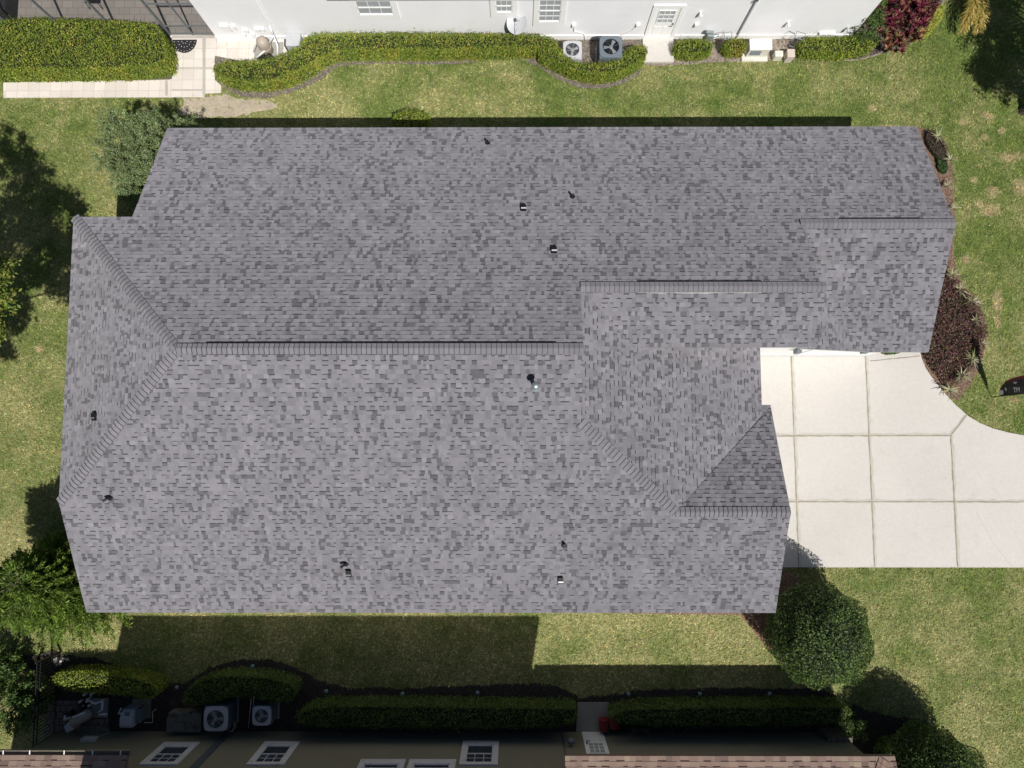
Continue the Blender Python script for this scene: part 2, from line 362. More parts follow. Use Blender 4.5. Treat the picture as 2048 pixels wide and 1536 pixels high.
# mulch beds
nb1 = [G(*p) for p in [(432, 150), (445, 172), (465, 186), (490, 194), (530, 196), (575, 187), (620, 172), (650, 152), (672, 136), (700, 130), (760, 127), (860, 130), (940, 126), (1000, 118), (1045, 120), (1075, 133), (1105, 152), (1140, 170), (1175, 178), (1215, 177), (1250, 166), (1280, 148), (1290, 126), (1290, 74), (432, 74)]]
nb1r = rough(nb1, .2, .035, 5)
sheet('mulch_bed', nb1r, .016, M_greymulch); EXCL.append(nb1)
nb2 = [G(*p) for p in [(1290, 74), (1290, 132), (1345, 131), (1400, 127), (1500, 121), (1600, 120), (1660, 124), (1720, 120), (1770, 107), (1815, 92), (1850, 68), (1875, 38), (1890, 0), (1892, -40), (1740, -40), (1700, 70)]]
sheet('mulch_bed', rough(nb2, .2, .035, 6), .016, M_sandedge); EXCL.append(nb2)
nb3 = [G(*p) for p in [(1590, 116), (1660, 121), (1720, 117), (1770, 104), (1815, 89), (1850, 65), (1873, 38), (1886, 0), (1740, -40), (1600, 70)]]
sheet('dark_mulch', rough(nb3, .15, .04, 7), .024, M_mulch)
hw = [G(*p) for p in [(0, 158), (345, 158), (345, 36), (0, 36)]]
sheet('mulch_bed', [(-23, hw[0][1]-.1), (hw[1][0]-.02, hw[1][1]+.0), (hw[1][0]-.02, 16.2), (-23, 16.2)], .02, M_greymulch); EXCL.append([(-23, 13.9), (hw[1][0], 13.9), (hw[1][0], 16.25), (-23, 16.25)])
eb = [G(*p) for p in [(1838, 256), (1868, 262), (1890, 285), (1903, 320), (1906, 370), (1908, 430), (1906, 500), (1912, 545), (1932, 578), (1957, 600), (1970, 640), (1972, 685), (1960, 728), (1940, 770), (1915, 800), (1893, 792)]]
eb = eb+curve[:6][::-1]+[(15.55, 3.6), (14.0, 3.6), (13.0, 3.6), (13.0, 10.6)]
sheet('mulch_bed', rough(eb, .18, .03, 8), .02, M_redmulch); EXCL.append(eb)
sb = [G(*p) for p in [(150, 1200), (1000, 1218), (1370, 1229), (1478, 1230), (1496, 1248), (1512, 1270), (1535, 1298), (1555, 1320), (1590, 1345), (1640, 1300), (1640, 1190), (1580, 1141)]]+[(8.3, -4.8), (8.0, -5.0), (-13.5, -5.0)]
sheet('mulch_bed', rough(sb, .15, .03, 9), .018, M_redmulch); EXCL.append(sb)
ss = [G(*p) for p in [(0, 1300), (60, 1310), (105, 1300), (130, 1310), (190, 1315), (250, 1335), (310, 1362), (370, 1366), (420, 1335), (480, 1318), (540, 1318), (590, 1332), (640, 1362), (700, 1376), (800, 1377), (950, 1370), (1080, 1366), (1130, 1378), (1160, 1395), (1230, 1388), (1300, 1378), (1500, 1376), (1640, 1376), (1672, 1392), (1700, 1470)]]
ss = ss+[(13, -10.9), (-17.0, -10.9), (-17.2, -9)]
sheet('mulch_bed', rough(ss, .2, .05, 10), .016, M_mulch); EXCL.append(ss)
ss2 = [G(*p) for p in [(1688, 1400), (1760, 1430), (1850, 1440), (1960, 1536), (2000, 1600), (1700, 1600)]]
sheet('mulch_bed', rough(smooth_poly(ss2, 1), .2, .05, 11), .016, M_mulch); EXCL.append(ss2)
sp = [G(*p) for p in [(1155, 1404), (1217, 1404), (1217, 1467), (1152, 1467)]]
sheet('door_path', sp, .05, M_concgrey)
dp = [G(*p) for p in [(1284, 78), (1346, 78), (1346, 127), (1287, 127)]]
sheet('door_step', dp, .12, M_conc)
bp = [G(*p) for p in [(96, 1400), (215, 1402), (220, 1470), (88, 1470)]]
sheet('paver_pad', bp, .03, M_brick)

# ------------------------------------------------------------ grass blades and chips
def blades(name, region, n, excl, mt, ln, wd, seed, vc=(.45, 1.75), flat=.55, incl=None, fuzzy=()):
    rg = np.random.default_rng(seed)
    x0, x1, y0, y1 = region
    P = np.stack([rg.uniform(x0, x1, n), rg.uniform(y0, y1, n)], 1)
    keep = np.ones(n, bool)
    for e in excl: keep &= ~in_poly(P, e)
    for e in fuzzy: keep &= ~in_poly(P+rg.normal(0, .16, P.shape), e) | (rg.random(n) < .06)
    if incl is not None:
        k2 = np.zeros(n, bool)
        for e in incl: k2 |= in_poly(P, e)
        keep &= k2
    P = P[keep]; n = len(P)
    th = rg.uniform(0, 2*np.pi, n); l = rg.uniform(.6, 1.3, n)*ln; w = rg.uniform(.7, 1.3, n)*wd; el = rg.uniform(0, flat, n)+.08
    dx, dy = np.cos(th), np.sin(th)
    base = np.concatenate([P, np.full((n, 1), .0)], 1)
    s = np.stack([-dy*w/2, dx*w/2, np.zeros(n)], 1)
    tip = np.stack([dx*l*np.cos(el), dy*l*np.cos(el), l*np.sin(el)+.012], 1)
    lift = np.array([0, 0, .006])
    V = np.stack([base+s+lift, base-s+lift, base+tip], 1).reshape(-1, 3)
    F = np.arange(3*n).reshape(-1, 3)
    c = rg.uniform(vc[0], vc[1], n)[:, None]*np.ones((n, 3)); c[:, 0] *= rg.uniform(.85, 1.3, n); c *= np.where(rg.random(n) < .12, 1.6, 1.0)[:, None]
    b = MB(); b.add_arr(V, F, c)
    return b.build(name, mt, origin=(0, 0, 0))
house_core = [(-13.6, 6.5), (-12.2, 10.3), (13.6, 10.3), (13.6, 3.4), (8.2, 3.0), (8.2, -5.0), (-13.6, -5.0)]
nhouse = [(-12, 16), (13.5, 16), (13.5, 30), (-12, 30)]; shouse = [(-18, -10.8), (13, -10.8), (13, -20), (-18, -20)]
EX = [house_core, nhouse, shouse]+EXCL
gr = blades('grass', (-22, 22, -13, 19), 560000, EX, M_blade, .105, .026, 11, fuzzy=[sand])
tag(gr, 'short mottled green and straw lawn grass', 'grass', kind='stuff')
def chips(name, incl, n, pal, seed, label, ln=.06, wd=.022, region=(-20, 20, -13, 19), excl=()):
    o = blades(name, region, n, list(excl), M_chips, ln, wd, seed, flat=.25, incl=incl)
    a = o.data.attributes['col']; k = len(a.data); rg = np.random.default_rng(seed+1)
    pc = np.array(pal)[rg.integers(0, len(pal), k)]*rg.uniform(.6, 1.3, (k, 1))
    a.data.foreach_set('color', np.concatenate([pc, np.ones((k, 1))], 1).astype(np.float32).ravel())
    o.location.z = .015
    tag(o, label, 'mulch', kind='stuff'); return o
chips('mulch_chips', [eb], 160000, [(.20, .12, .08), (.32, .21, .15), (.10, .06, .045), (.42, .30, .22)], 21, 'red brown bark chips in the bed by the east gable', region=(12.5, 19, -1, 11))
chips('mulch_chips', [sb], 60000, [(.34, .18, .10), (.42, .26, .16), (.16, .09, .06), (.5, .38, .28)], 23, 'rusty bark chips along the south wall of the grey roofed house', region=(-14, 13, -9, -4.7))
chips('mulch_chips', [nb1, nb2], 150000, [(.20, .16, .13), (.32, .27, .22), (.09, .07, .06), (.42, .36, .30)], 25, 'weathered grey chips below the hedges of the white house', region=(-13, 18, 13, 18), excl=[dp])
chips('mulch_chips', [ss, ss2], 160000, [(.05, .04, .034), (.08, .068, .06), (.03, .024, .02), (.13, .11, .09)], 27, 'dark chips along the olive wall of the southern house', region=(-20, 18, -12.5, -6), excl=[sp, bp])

# ------------------------------------------------------------ shingle laying
def clip(poly, a, b_, c):          # keep a*x+b*y<=c
    out = []; n = len(poly)
    for i in range(n):
        p, q = poly[i], poly[(i+1) % n]; dp_ = a*p[0]+b_*p[1]-c; dq = a*q[0]+b_*q[1]-c
        if dp_ <= 1e-9: out.append(p)
        if (dp_ < -1e-9 and dq > 1e-9) or (dp_ > 1e-9 and dq < -1e-9):
            t = dp_/(dp_-dq); out.append((p[0]+(q[0]-p[0])*t, p[1]+(q[1]-p[1])*t))
    return out
PG = dict(light=(.240, .231, .254), mid=(.206, .199, .218), dark=(.138, .134, .147), pale=(.268, .259, .282), band=(.062, .060, .068))
def shingles(mb, pieces, grad, c0, seed, expo=.143, pal=PG, wr=(.065, .195), pb=.72, lift=.0):
    """pieces: convex plan polygons; the plane is z=grad.x*x+grad.y*y+c0; courses run level"""
    rg = random.Random(seed); gx, gy = grad; s = math.hypot(gx, gy); d = (-gx/s, -gy/s); e = (-d[1], d[0]); Lf = math.sqrt(1+s*s)
    zf = lambda x, y: gx*x+gy*y+c0
    uv = []
    for pc in pieces:
        q = [(p[0]*e[0]+p[1]*e[1], (p[0]*d[0]+p[1]*d[1])*Lf) for p in pc]
        a = sum(q[i][0]*q[(i+1) % len(q)][1]-q[(i+1) % len(q)][0]*q[i][1] for i in range(len(q)))
        if a < 0: q = q[::-1]
        uv.append(q)
    vmax = max(p[1] for q in uv for p in q); vmin = min(p[1] for q in uv for p in q)
    umin = min(p[0] for q in uv for p in q)-.3; umax = max(p[0] for q in uv for p in q)+.3
    rows = int((vmax-vmin)/expo)+2
    bb = [(min(p[0] for p in q), max(p[0] for p in q), min(p[1] for p in q), max(p[1] for p in q)) for q in uv]
    def emit(u0, u1, v0, v1, h0, h1, col, riser, edge0=None):
        for q, B in zip(uv, bb):
            if u1 <= B[0] or u0 >= B[1] or v1 <= B[2]+1e-6 or v0 >= B[3]-1e-6: continue
            poly = [(u0, v0), (u1, v0), (u1, v1), (u0, v1)]
            for i in range(len(q)):
                p, r = q[i], q[(i+1) % len(q)]
                a, b_ = r[1]-p[1], -(r[0]-p[0])
                poly = clip(poly, a, b_, a*p[0]+b_*p[1])
                if len(poly) < 3: break
            if len(poly) < 3: continue
            def P(u, v, top=True):
                y_ = v/Lf; X = u*e[0]+y_*d[0]; Y = u*e[1]+y_*d[1]
                h = h0+(h1-h0)*(v-v0)/max(v1-v0, 1e-6) if top else 0
                return (X, Y, zf(X, Y)+lift+h)
            pts = [P(*p) for p in poly]
            nrm = (Vector(pts[1])-Vector(pts[0])).cross(Vector(pts[2])-Vector(pts[0]))
            if nrm.z < 0: pts = pts[::-1]
            mb.quad(pts, col)
            if riser:
                for i in range(len(poly)):
                    p, r = poly[i], poly[(i+1) % len(poly)]
                    if abs(p[1]-v1) < 1e-6 and abs(r[1]-v1) < 1e-6 and abs(p[0]-r[0]) > 1e-4:
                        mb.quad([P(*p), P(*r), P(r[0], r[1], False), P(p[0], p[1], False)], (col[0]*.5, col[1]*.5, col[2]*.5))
                    if edge0 and abs(p[0]-r[0]) < 1e-6 and (abs(p[0]-u0) < 1e-6 or abs(p[0]-u1) < 1e-6) and abs(p[1]-r[1]) > .01:
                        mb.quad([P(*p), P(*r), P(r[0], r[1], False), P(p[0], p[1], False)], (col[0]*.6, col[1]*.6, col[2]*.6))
    for i in range(rows):
        v1 = vmax-i*expo; v0 = v1-expo
        u = umin+rg.uniform(0, .2)
        tooth = True; run = 0
        while u < umax:
            w = rg.uniform(*wr)
            if run <= 0: tooth = not tooth; run = 1 if (not tooth) and rg.random() < .7 else (1 if rg.random() < .45 else 2)
            run -= 1
            k = rg.uniform(.92, 1.08); v_ = v1*1.0
            den = .5+.5*math.sin(u*1.9+v_*2.6+seed)*math.cos(u*.83-v_*1.7+seed*2)+.35*math.sin(u*5.1-v_*6.3)   # bundles differ
            if tooth:
                cn = rg.choices(['light', 'mid', 'pale', 'dark'], (.66, .20, .10, .04))[0]
                c = tuple(x*k for x in pal[cn])
                emit(u, u+w, v0, v1, .004, .015, c, True, True)
            else:
                cn = rg.choices(['light', 'mid', 'dark'], (.48, .24, .12+.32*max(0, den)))[0]
                c = tuple(x*k for x in pal[cn])
                if rg.random() < pb:
                    bw = rg.uniform(.024, .040)
                    emit(u, u+w, v0, v0+bw, .001, .003, tuple(x*k for x in pal['band']), False)
                    emit(u, u+w, v0+bw, v1, .003, .008, c, True)
                else: emit(u, u+w, v0, v1, .001, .008, c, True)
            u += w
def ridge_caps(mb, p0, p1, zl, zr, w=.165, step=.15, raise_=.0, seed=0, base=(.226, .217, .238)):
    """overlapping caps from p0 to p1 (plan+z given by plane functions on the two sides)"""
    rg = random.Random(seed); a = Vector(p0[:2]); c = Vector(p1[:2]); L = (c-a).length; d = (c-a)/L; q = Vector((-d.y, d.x)); n = max(1, int(round(L/step)))
    zr0 = lambda t: p0[2]+(p1[2]-p0[2])*t
    jit = lambda i: .11*math.sin(i*12.9898+seed*7.1)
    for i in range(n):
        t0, t1 = (i+(jit(i) if i else 0))/n, (i+1+(jit(i+1) if i+1 < n else 0))/n
        k = rg.uniform(.93, 1.07); col = tuple(x*k for x in base); dk = tuple(x*.34 for x in base)
        segs = [(t0, t0+(t1-t0)*.13, dk, .008, .009), (t0+(t1-t0)*.13, t1, col, .009, .026)]
        for (ta, tb, cc, ha, hb) in segs:
            prof = []
            for t, h in ((ta, ha), (tb, hb)):
                pt = a+(c-a)*t; row = []
                for f in (-1, -.5, -.12, .12, .5, 1):
                    x = pt+q*w*f*(1-.05*(t-t0)/(t1-t0)); fl = zl if f > 0 else zr
                    if abs(f) < .2: z = zr0(t)-.004
                    else: z = fl(x.x, x.y)
                    row.append((x.x, x.y, z+h+.012+raise_))
                prof.append(row)
            for j in range(5): mb.quad([prof[0][j], prof[1][j], prof[1][j+1], prof[0][j+1]], cc)
            if cc is col:
                r = prof[1]
                for j in range(5): mb.quad([r[j], (r[j][0], r[j][1], r[j][2]-.03), (r[j+1][0], r[j+1][1], r[j+1][2]-.03), r[j+1]], dk)
                for s_ in (0, 5):
                    A, B = prof[0][s_], prof[1][s_]
                    mb.quad([A, B, (B[0], B[1], B[2]-.03-raise_), (A[0], A[1], A[2]-.03-raise_)], dk)

# ------------------------------------------------------------ the grey roofed house
p = .4487
ZE = 2.9; YN = 11.03; Y1 = 2.636; Y2 = 4.648; Y3 = 6.94; YS = -5.77; Y4 = -2.28
zN = lambda x, y: ZE+p*(YN-y)
z1 = zN(0, Y1); z2 = zN(0, Y2); z3 = zN(0, Y3)
zS = lambda x, y: z1-p*(Y1-y)
z4 = zS(0, Y4)
zWf = lambda x, y: 4.6+.4569*(x+14.37)
zF = lambda x, y: z2-p*(Y2-y)
zE = lambda x, y: 5.70-.403*(x-2.0)
zH = lambda x, y: z4-.42*(y-Y4)
zG = lambda x, y: z3-p*(Y3-y)
zE2 = lambda x, y: 3.93-.33*(x-9.34)
pieces = [
    ('N', [[(-12.46, 7.25), (-12.32, 11.03), (2.0, 11.03), (2.0, 7.25)], [(-14.37, 7.25), (2.0, 7.25), (2.0, Y1), (-9.84, Y1)],
           [(2.0, 11.03), (9.34, 11.03), (9.34, Y2), (2.0, Y2)], [(9.34, 11.03), (14.2, 11.03), (14.2, Y3), (9.34, Y3)]], (0, -p), ZE+p*YN, zN),
    ('S', [[(-14.37, Y4), (-14.37, -1.98), (-9.84, Y1), (2.0, Y1), (2.0, Y4)], [(2.0, .52), (5.09, Y4), (2.0, Y4)], [(-14.37, Y4), (8.71, Y4), (8.71, YS), (-14.37, YS)]], (0, p), z1-p*Y1, zS),
    ('W', [[(-14.37, 7.25), (-9.84, Y1), (-14.37, -1.98)]], (.4569, 0), 4.6+.4569*14.37, zWf),
    ('F', [[(2.0, Y2), (9.5, Y2), (9.5, 2.9), (3.74, 2.9)]], (0, p), z2-p*Y2, zF),
    ('E', [[(2.0, Y2), (3.35, 3.3), (2.0, 3.3)], [(2.0, 3.3), (8.37, 3.3), (8.37, .79), (5.09, Y4), (2.0, .52)]], (-.403, 0), 5.70+.403*2.0, zE),
    ('H', [[(5.09, Y4), (8.37, Y4), (8.37, .79)], [(8.37, Y4), (8.71, Y4), (8.71, 1.18), (8.37, 1.18)]], (0, -.42), z4+.42*Y4, zH),
    ('G', [[(9.34, Y3), (14.2, Y3), (14.2, 3.0), (12.3, 3.0), (9.34, 5.15)]], (0, p), z3-p*Y3, zG),
    ('K', [[(9.34, 5.15), (12.3, 3.0), (9.34, 3.0)]], (-.33, 0), 3.93+.33*9.34, zE2)]
house = empty('house', (0, 3, 0), 'long single storey house under a mottled grey shingle roof in the centre', 'house')
deckb = MB()
for nm, pcs, gr_, c0, zf in pieces:
    for pc in pcs: deckb.prism(pc, (lambda x, y, f=zf: f(x, y)-.16), (lambda x, y, f=zf: f(x, y)-.002))
sh = MB()
for i, (nm, pcs, gr_, c0, zf) in enumerate(pieces): shingles(sh, pcs, gr_, c0, 100+i)
roof = sh.build('roof', M_shingle, house)
deckb.build('fascia', M_drip, roof)
# ridges and hips
def ridge(p0, p1, zl, zr, **k):
    b = MB(); ridge_caps(b, p0, p1, zl, zr, **k); return b.build('ridge_cap', M_cap, roof)
ridge((-9.84, Y1, z1), (2.0, Y1, z1), zN, zS, seed=1, raise_=.02)
ridge((2.0, Y2, z2), (9.5, Y2, z2), zN, zF, seed=2, raise_=.02)
ridge((9.2, Y3, z3), (14.2, Y3, z3), zN, zG, seed=3, raise_=.02)
ridge((8.71, Y4, z4), (5.09, Y4, z4), zS, zH, seed=4)
hipf = lambda fa, fb: (lambda x, y: min(fa(x, y), fb(x, y)))
ridge((-14.37, 7.25, 4.6), (-9.84, Y1, z1), hipf(zN, zWf), hipf(zN, zWf), seed=5)
ridge((-14.37, -1.98, 4.6), (-9.84, Y1, z1), hipf(zS, zWf), hipf(zS, zWf), seed=6)
ridge((5.09, Y4, z4), (2.0, .52, zS(0, .52)), hipf(zS, zE), hipf(zS, zE), seed=7)
# ridge vents
for (xa, xb, yy, zz, fn, fs) in ((-9.0, 1.2, Y1, z1, zN, zS), (3.75, 7.55, Y2, z2, zN, zF), (10.5, 13.1, Y3, z3, zN, zG)):
    b = MB()
    for sgn, f in ((1, fn), (-1, fs)):
        ya, yb = yy+sgn*.04, yy+sgn*(.215 if sgn > 0 else .172)
        P0 = [(xa, ya), (xb, ya), (xb, yb), (xa, yb)]
        b.prism(P0, lambda x, y, f=f: f(x, y)+.003, lambda x, y, f=f: f(x, y)+.03, mi=0)
    b.build('ridge_vent', M_black, roof)
    b = MB(); rgx = random.Random(int(xa*10)); n = int((xb-xa)/.25); xs = [xa+(xb-xa)*i/n for i in range(n+1)]; ws = [rgx.choice([0, .003, .007, .014]) for _ in xs]
    for i in range(n):
        P0 = [(xs[i], yy-.172), (xs[i+1], yy-.172), (xs[i+1], yy-.176-ws[i+1]), (xs[i], yy-.176-ws[i])]
        b.prism(P0, lambda x_, y_, f=fs: f(x_, y_)+.004, lambda x_, y_, f=fs: f(x_, y_)+.026)
    if yy == Y2: b.build('vent_flashing', M_flash, roof)
# walls
wb = MB()
wall_defs = [([(-12.05, 6.9), (-12.05, 10.62), (1.8, 10.62), (1.8, 6.9)], zN), ([(-13.95, 6.9), (1.8, 6.9), (1.8, 2.7), (-9.7, 2.7)], zN), ([(1.8, 10.62), (9.0, 10.62), (9.0, 4.7), (1.8, 4.7)], zN),
             ([(9.0, 10.62), (13.6, 10.62), (13.6, 7.0), (9.0, 7.0)], zN), ([(-13.95, -5.4), (8.3, -5.4), (8.3, -2.3), (-13.95, -2.3)], zS), ([(-13.95, -2.3), (-13.95, -1.8), (-9.7, 2.6), (1.8, 2.6), (1.8, -2.3)], zS),
             ([(-13.95, 6.8), (-9.9, 2.64), (-13.95, -1.7)], zWf), ([(1.8, .6), (1.8, 3.2), (7.95, 3.2), (7.95, .8), (5.0, -2.25)], zE), ([(5.0, -2.25), (8.3, -2.25), (8.3, .75), (7.95, .75)], zH),
             ([(3.4, 3.24), (9.2, 3.24), (9.2, 4.6), (3.4, 4.6)], zF), ([(9.2, 3.24), (13.62, 3.24), (13.62, 6.9), (9.2, 6.9)], lambda x, y: min(zG(x, y), 3.6 if x > 9.3 else 4.6))]
for poly, f in wall_defs: wb.prism(poly, 0, (lambda x, y, f=f: f(x, y)-.165))
wb.build('wall', M_white, house)
# pilasters and garage door on the south facing wall beside the driveway
for (px, py) in ((1596, 702), (1730, 703)):
    X, Y = G(px, py, 2.1); b = MB(); b.box(X-.10, X+.12, 3.06, 3.20, 1.92, 2.22, tx=.25, ty=.25); b.box(X-.06, X+.07, 3.18, 3.24, 1.98, 2.14); b.build('coach_light', M_acdark, house)
b = MB(); b.box(8.35, 13.60, 3.205, 3.24, DZ, .20); b.build('plinth', mat('grey plinth', (.50, .52, .51), .7, n1=.05, s1=3), house)
gd = MB()
for i in range(4): gd.box(10.72, 13.18, 3.215, 3.238, .23+i*.5, .72+i*.5)
gd.build('garage_door', M_trim, house)
# roof penetrations
def on(px, py, f):
    z = 4.
    for _ in range(60): X, Y = G(px, py, z); z = .5*z+.5*f(X, Y)
    return X, Y, z
def thin_pipe(px, py, f, h=.26, bend=0):
    X, Y, z = on(px, py, f); b = MB()
    pts = [(X, Y, z-.02), (X, Y, z+h*.6)]
    pts += [(X-bend*.04, Y-bend*.03, z+h*.85), (X-bend*.13, Y-bend*.10, z+h)] if bend else [(X, Y, z+h)]
    b.tube(pts, .042, 10); b.lathe([(.1, 0), (.06, .03), (.055, .05)], X, Y, 14, z=z); return b.build('plumbing_vent', M_black, roof, smooth=False)
thin_pipe(975, 287, zN, .24); thin_pipe(1145, 395, zN, .26); thin_pipe(222, 995, zS, .2, 1); thin_pipe(692, 1127, zS, .2, 1); thin_pipe(1128, 1089, zS, .24)
def box_vent(px, py, f, sgn):
    X, Y, z = on(px, py, f); b = MB(); zb = lambda x, y: f(x, y)
    w = .085
    b.prism([(X-w, Y-.09), (X+w, Y-.09), (X+w, Y+.10), (X-w, Y+.10)], lambda x, y: f(x, y)+.0, lambda x, y: f(x, y)+.13, mi=0)
    b.prism([(X-.13, Y-.15), (X+.13, Y-.15), (X+.13, Y+.15), (X-.13, Y+.15)], lambda x, y: f(x, y)+.005, lambda x, y: f(x, y)+.016, mi=0) if False else None
    b.prism([(X-w-.01, Y-.13), (X+w+.01, Y-.13), (X+w+.01, Y-.09), (X-w-.01, Y-.09)], lambda x, y: f(x, y)+.0, lambda x, y: f(x, y)+.07, mi=0)
    o = b.build('exhaust_vent', M_black, roof, bevel=.008)
    c = MB(); c.prism([(X-.08, Y-.075), (X+.085, Y-.075), (X+.085, Y-.025), (X-.08, Y-.025)], lambda x, y: f(x, y)+.128, lambda x, y: f(x, y)+.143); c.build('vent_highlight', M_pvc if sgn else M_alum, o)  # glossy highlight on the vent, put in as a thin strip of lighter material
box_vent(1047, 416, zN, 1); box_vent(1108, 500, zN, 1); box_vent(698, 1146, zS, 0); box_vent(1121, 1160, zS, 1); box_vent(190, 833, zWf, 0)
X, Y, z = on(1071, 771, lambda x, y: zS(x, y)+.62); z -= .62
b = MB(); b.lathe([(.15, -.02), (.09, .04), (.06, .06), (.06, .58)], X, Y, 18, z=z); b.lathe([(.10, .53), (.115, .56), (.115, .60), (.06, .635), (.015, .645)], X, Y, 22, z=z)
b.build('furnace_vent', M_metal, roof, smooth=True)
b = MB(); b.box(6.95, 7.3, -5.95, -5.40, 2.0-.9, 1.6); b.build('utility_box', M_acgrey, house, bevel=.01)

# ------------------------------------------------------------ houses north and south
NY = 16.05
nh = empty('house', (1, 20, 0), 'white stucco house along the top edge of the photo, its sunlit wall facing the lawn', 'house')
b = MB(); b.box(-11.92, 13.47, NY, 27, 0, 2.85); b.box(-11.92, -6.9, NY, 27, 2.85, 4.6); b.build('wall', M_nwall, nh)
b = MB(); b.box(-11.92, 13.47, NY-.035, NY, 0, .28); b.build('plinth', M_trim, nh)
b = MB()
zNR = lambda x, y: 2.86+.42*(y-15.88)
shingles(b, [[(-6.8, 15.88), (13.9, 15.88), (13.9, 21.6), (-6.8, 21.6)]], (0, .42), 2.86-.42*15.88, 300)
nr = b.build('roof', M_shingle, nh)
b = MB(); b.prism([(-6.8, 15.88), (13.9, 15.88), (13.9, 21.6), (-6.8, 21.6)], lambda x, y: zNR(x, y)-.12, lambda x, y: zNR(x, y)-.003); b.prism([(-6.8, 21.6), (13.9, 21.6), (13.9, 27.4), (-6.8, 27.4)], 2.6, lambda x, y: zNR(x, 21.6)-.42*(y-21.6)); b.prism([(-12.3, 15.66), (-6.8, 15.66), (-6.8, 21.6), (-12.3, 21.6)], lambda x, y: zNR(x, y)+1.7, lambda x, y: zNR(x, y)+1.86); b.build('fascia', M_drip, nr)
def window(parent, wy, s, x0, x1, z0, z1, glass, trimm, mun=(3, 2), tw=.13, dep=.05, sash=True):
    """s=-1: wall faces south (towards -y); s=+1: faces north"""
    f = MB(); yo = wy+s*dep; bt = 1.7 if s > 0 else 1.35
    ya, yb = sorted((wy, yo))
    f.box(x0, x0+tw, ya, yb, z0, z1); f.box(x1-tw, x1, ya, yb, z0, z1); f.box(x0+tw, x1-tw, ya, yb, z0, z0+tw*bt); f.box(x0+tw, x1-tw, ya, yb, z1-tw, z1)
    fo = f.build('window', trimm, parent)
    ya, yb = sorted((wy+s*.002, wy+s*.012)); g_ = MB(); g_.box(x0+tw, x1-tw, ya, yb, z0+tw*bt, z1-tw); g_.build('pane', glass, fo)
    mu = MB(); ya, yb = sorted((wy+s*.013, wy+s*.026)); X0, X1, Z0, Z1 = x0+tw, x1-tw, z0+tw*bt, z1-tw
    zq = Z0+(Z1-Z0)*(.5 if s > 0 else 0)
    for i in range(1, mun[0]): x = X0+(X1-X0)*i/mun[0]; mu.box(x-.011, x+.011, ya, yb, zq, Z1)
    for i in range(1, mun[1]):
        z = Z0+(Z1-Z0)*i/mun[1]
        if z > zq: mu.box(X0, X1, ya+.001, yb+.001, z-.011, z+.011)
    ya, yb = sorted((wy+s*.013, wy+s*.034)); zm = (Z0+Z1)/2
    mu.box(X0, X1, ya, yb, zm-.028, zm+.028); mu.box(X0, X0+.035, ya, yb, Z0, Z1); mu.box(X1-.035, X1, ya, yb, Z0, Z1); mu.box(X0, X1, ya, yb, Z0, Z0+.04)
    mu.build('muntin', trimm, fo)
    return fo
window(nh, NY, -1, -6.06, -4.35, 1.42, 2.7, M_glassL, M_trim, tw=.2)
window(nh, NY, -1, -.9, .12, 1.55, 2.7, M_glassL, M_trim, tw=.2)
window(nh, NY, -1, .72, 1.93, .97, 2.7, M_glassL, M_trim, (3, 4), .19)
def door(parent, wy, s, x0, x1, z0, z1, trimw, glassm, hx, lever):
    f = MB(); ya, yb = sorted((wy, wy+s*.05))
    if trimw:
        f.box(x0-trimw, x0, ya, yb, 0, z1+trimw); f.box(x1, x1+trimw, ya, yb, 0, z1+trimw); f.box(x0, x1, ya, yb, z1, z1+trimw)
    ya, yb = sorted((wy, wy+s*.022)); f.box(x0+.002, x1-.002, ya, yb, z0, z1-.002)
    w = x1-x0; ya, yb = sorted((wy+s*.022, wy+s*.032))
    for (a, c, e_, h_) in ((.14, .47, z0+.12, z0+.75), (.53, .86, z0+.12, z0+.75)): f.box(x0+w*a, x0+w*c, ya, yb, e_, h_)
    o = f.build('door', M_trim, parent, bevel=.004)
    X0, X1, Z0, Z1 = x0+w*.17, x1-w*.17, z0+1.0, z1-.18
    g_ = MB(); g_.box(X0, X1, ya, yb, Z0, Z1); g_.build('pane', glassm, o)
    mu = MB(); ya, yb = sorted((wy+s*.032, wy+s*.046))
    for i in range(4): x = X0+(X1-X0)*i/3; mu.box(x-.014, x+.014, ya, yb, Z0, Z1)
    for i in range(4): z = Z0+(Z1-Z0)*i/3; mu.box(X0, X1, ya+.001, yb+.001, z-.014, z+.014)
    mu.build('muntin', M_trim, o)
    hd = MB(); yy = wy+s*.06; hd.tube([(hx, wy+s*.02, .93), (hx, yy, .93), (hx+lever*.12, yy, .93)], .014, 6); hd.build('handle', M_black, o); hd = MB(); hd.tube([(hx, wy+s*.02, 1.06), (hx, yy, 1.06)], .03, 10); hd.build('deadbolt', M_black, o)
    return o
door(nh, NY, -1, 5.30, 6.22, .12, 2.06, .14, M_glassL, 6.12, -1)
# downspout, conduits, lights on the white wall
b = MB(); b.tube([(8.86, NY-.05, .05), (8.86, NY-.05, 2.5), (8.86, NY-.25, 2.72)], .04, 8); b.build('downspout', M_acgrey, nh)
b = MB(); b.tube([(-9.5, NY-.03, .1), (-9.5, NY-.03, 4.2)], .018, 6); b.tube([(-9.4, NY-.03, .1), (-9.4, NY-.03, 4.2)], .012, 6); b.build('conduit', M_trim, nh)
b = MB(); b.tube([(6.6, NY-.05, .33), (12.6, NY-.05, .33)], .016, 6); b.build('pipe_run', M_pvc, nh); b = MB(); b.tube([(2.3, NY-.03, .95), (2.35, NY-.04, .6), (2.75, NY-.05, .45), (2.85, NY-.1, .1)], .016, 6); b.build('cable', M_pvc, nh); b = MB(); b.tube([(4.75, NY-.03, 1.0), (4.6, NY-.04, .6), (4.2, NY-.08, .35)], .01, 6); b.build('cable', M_pvc, nh)
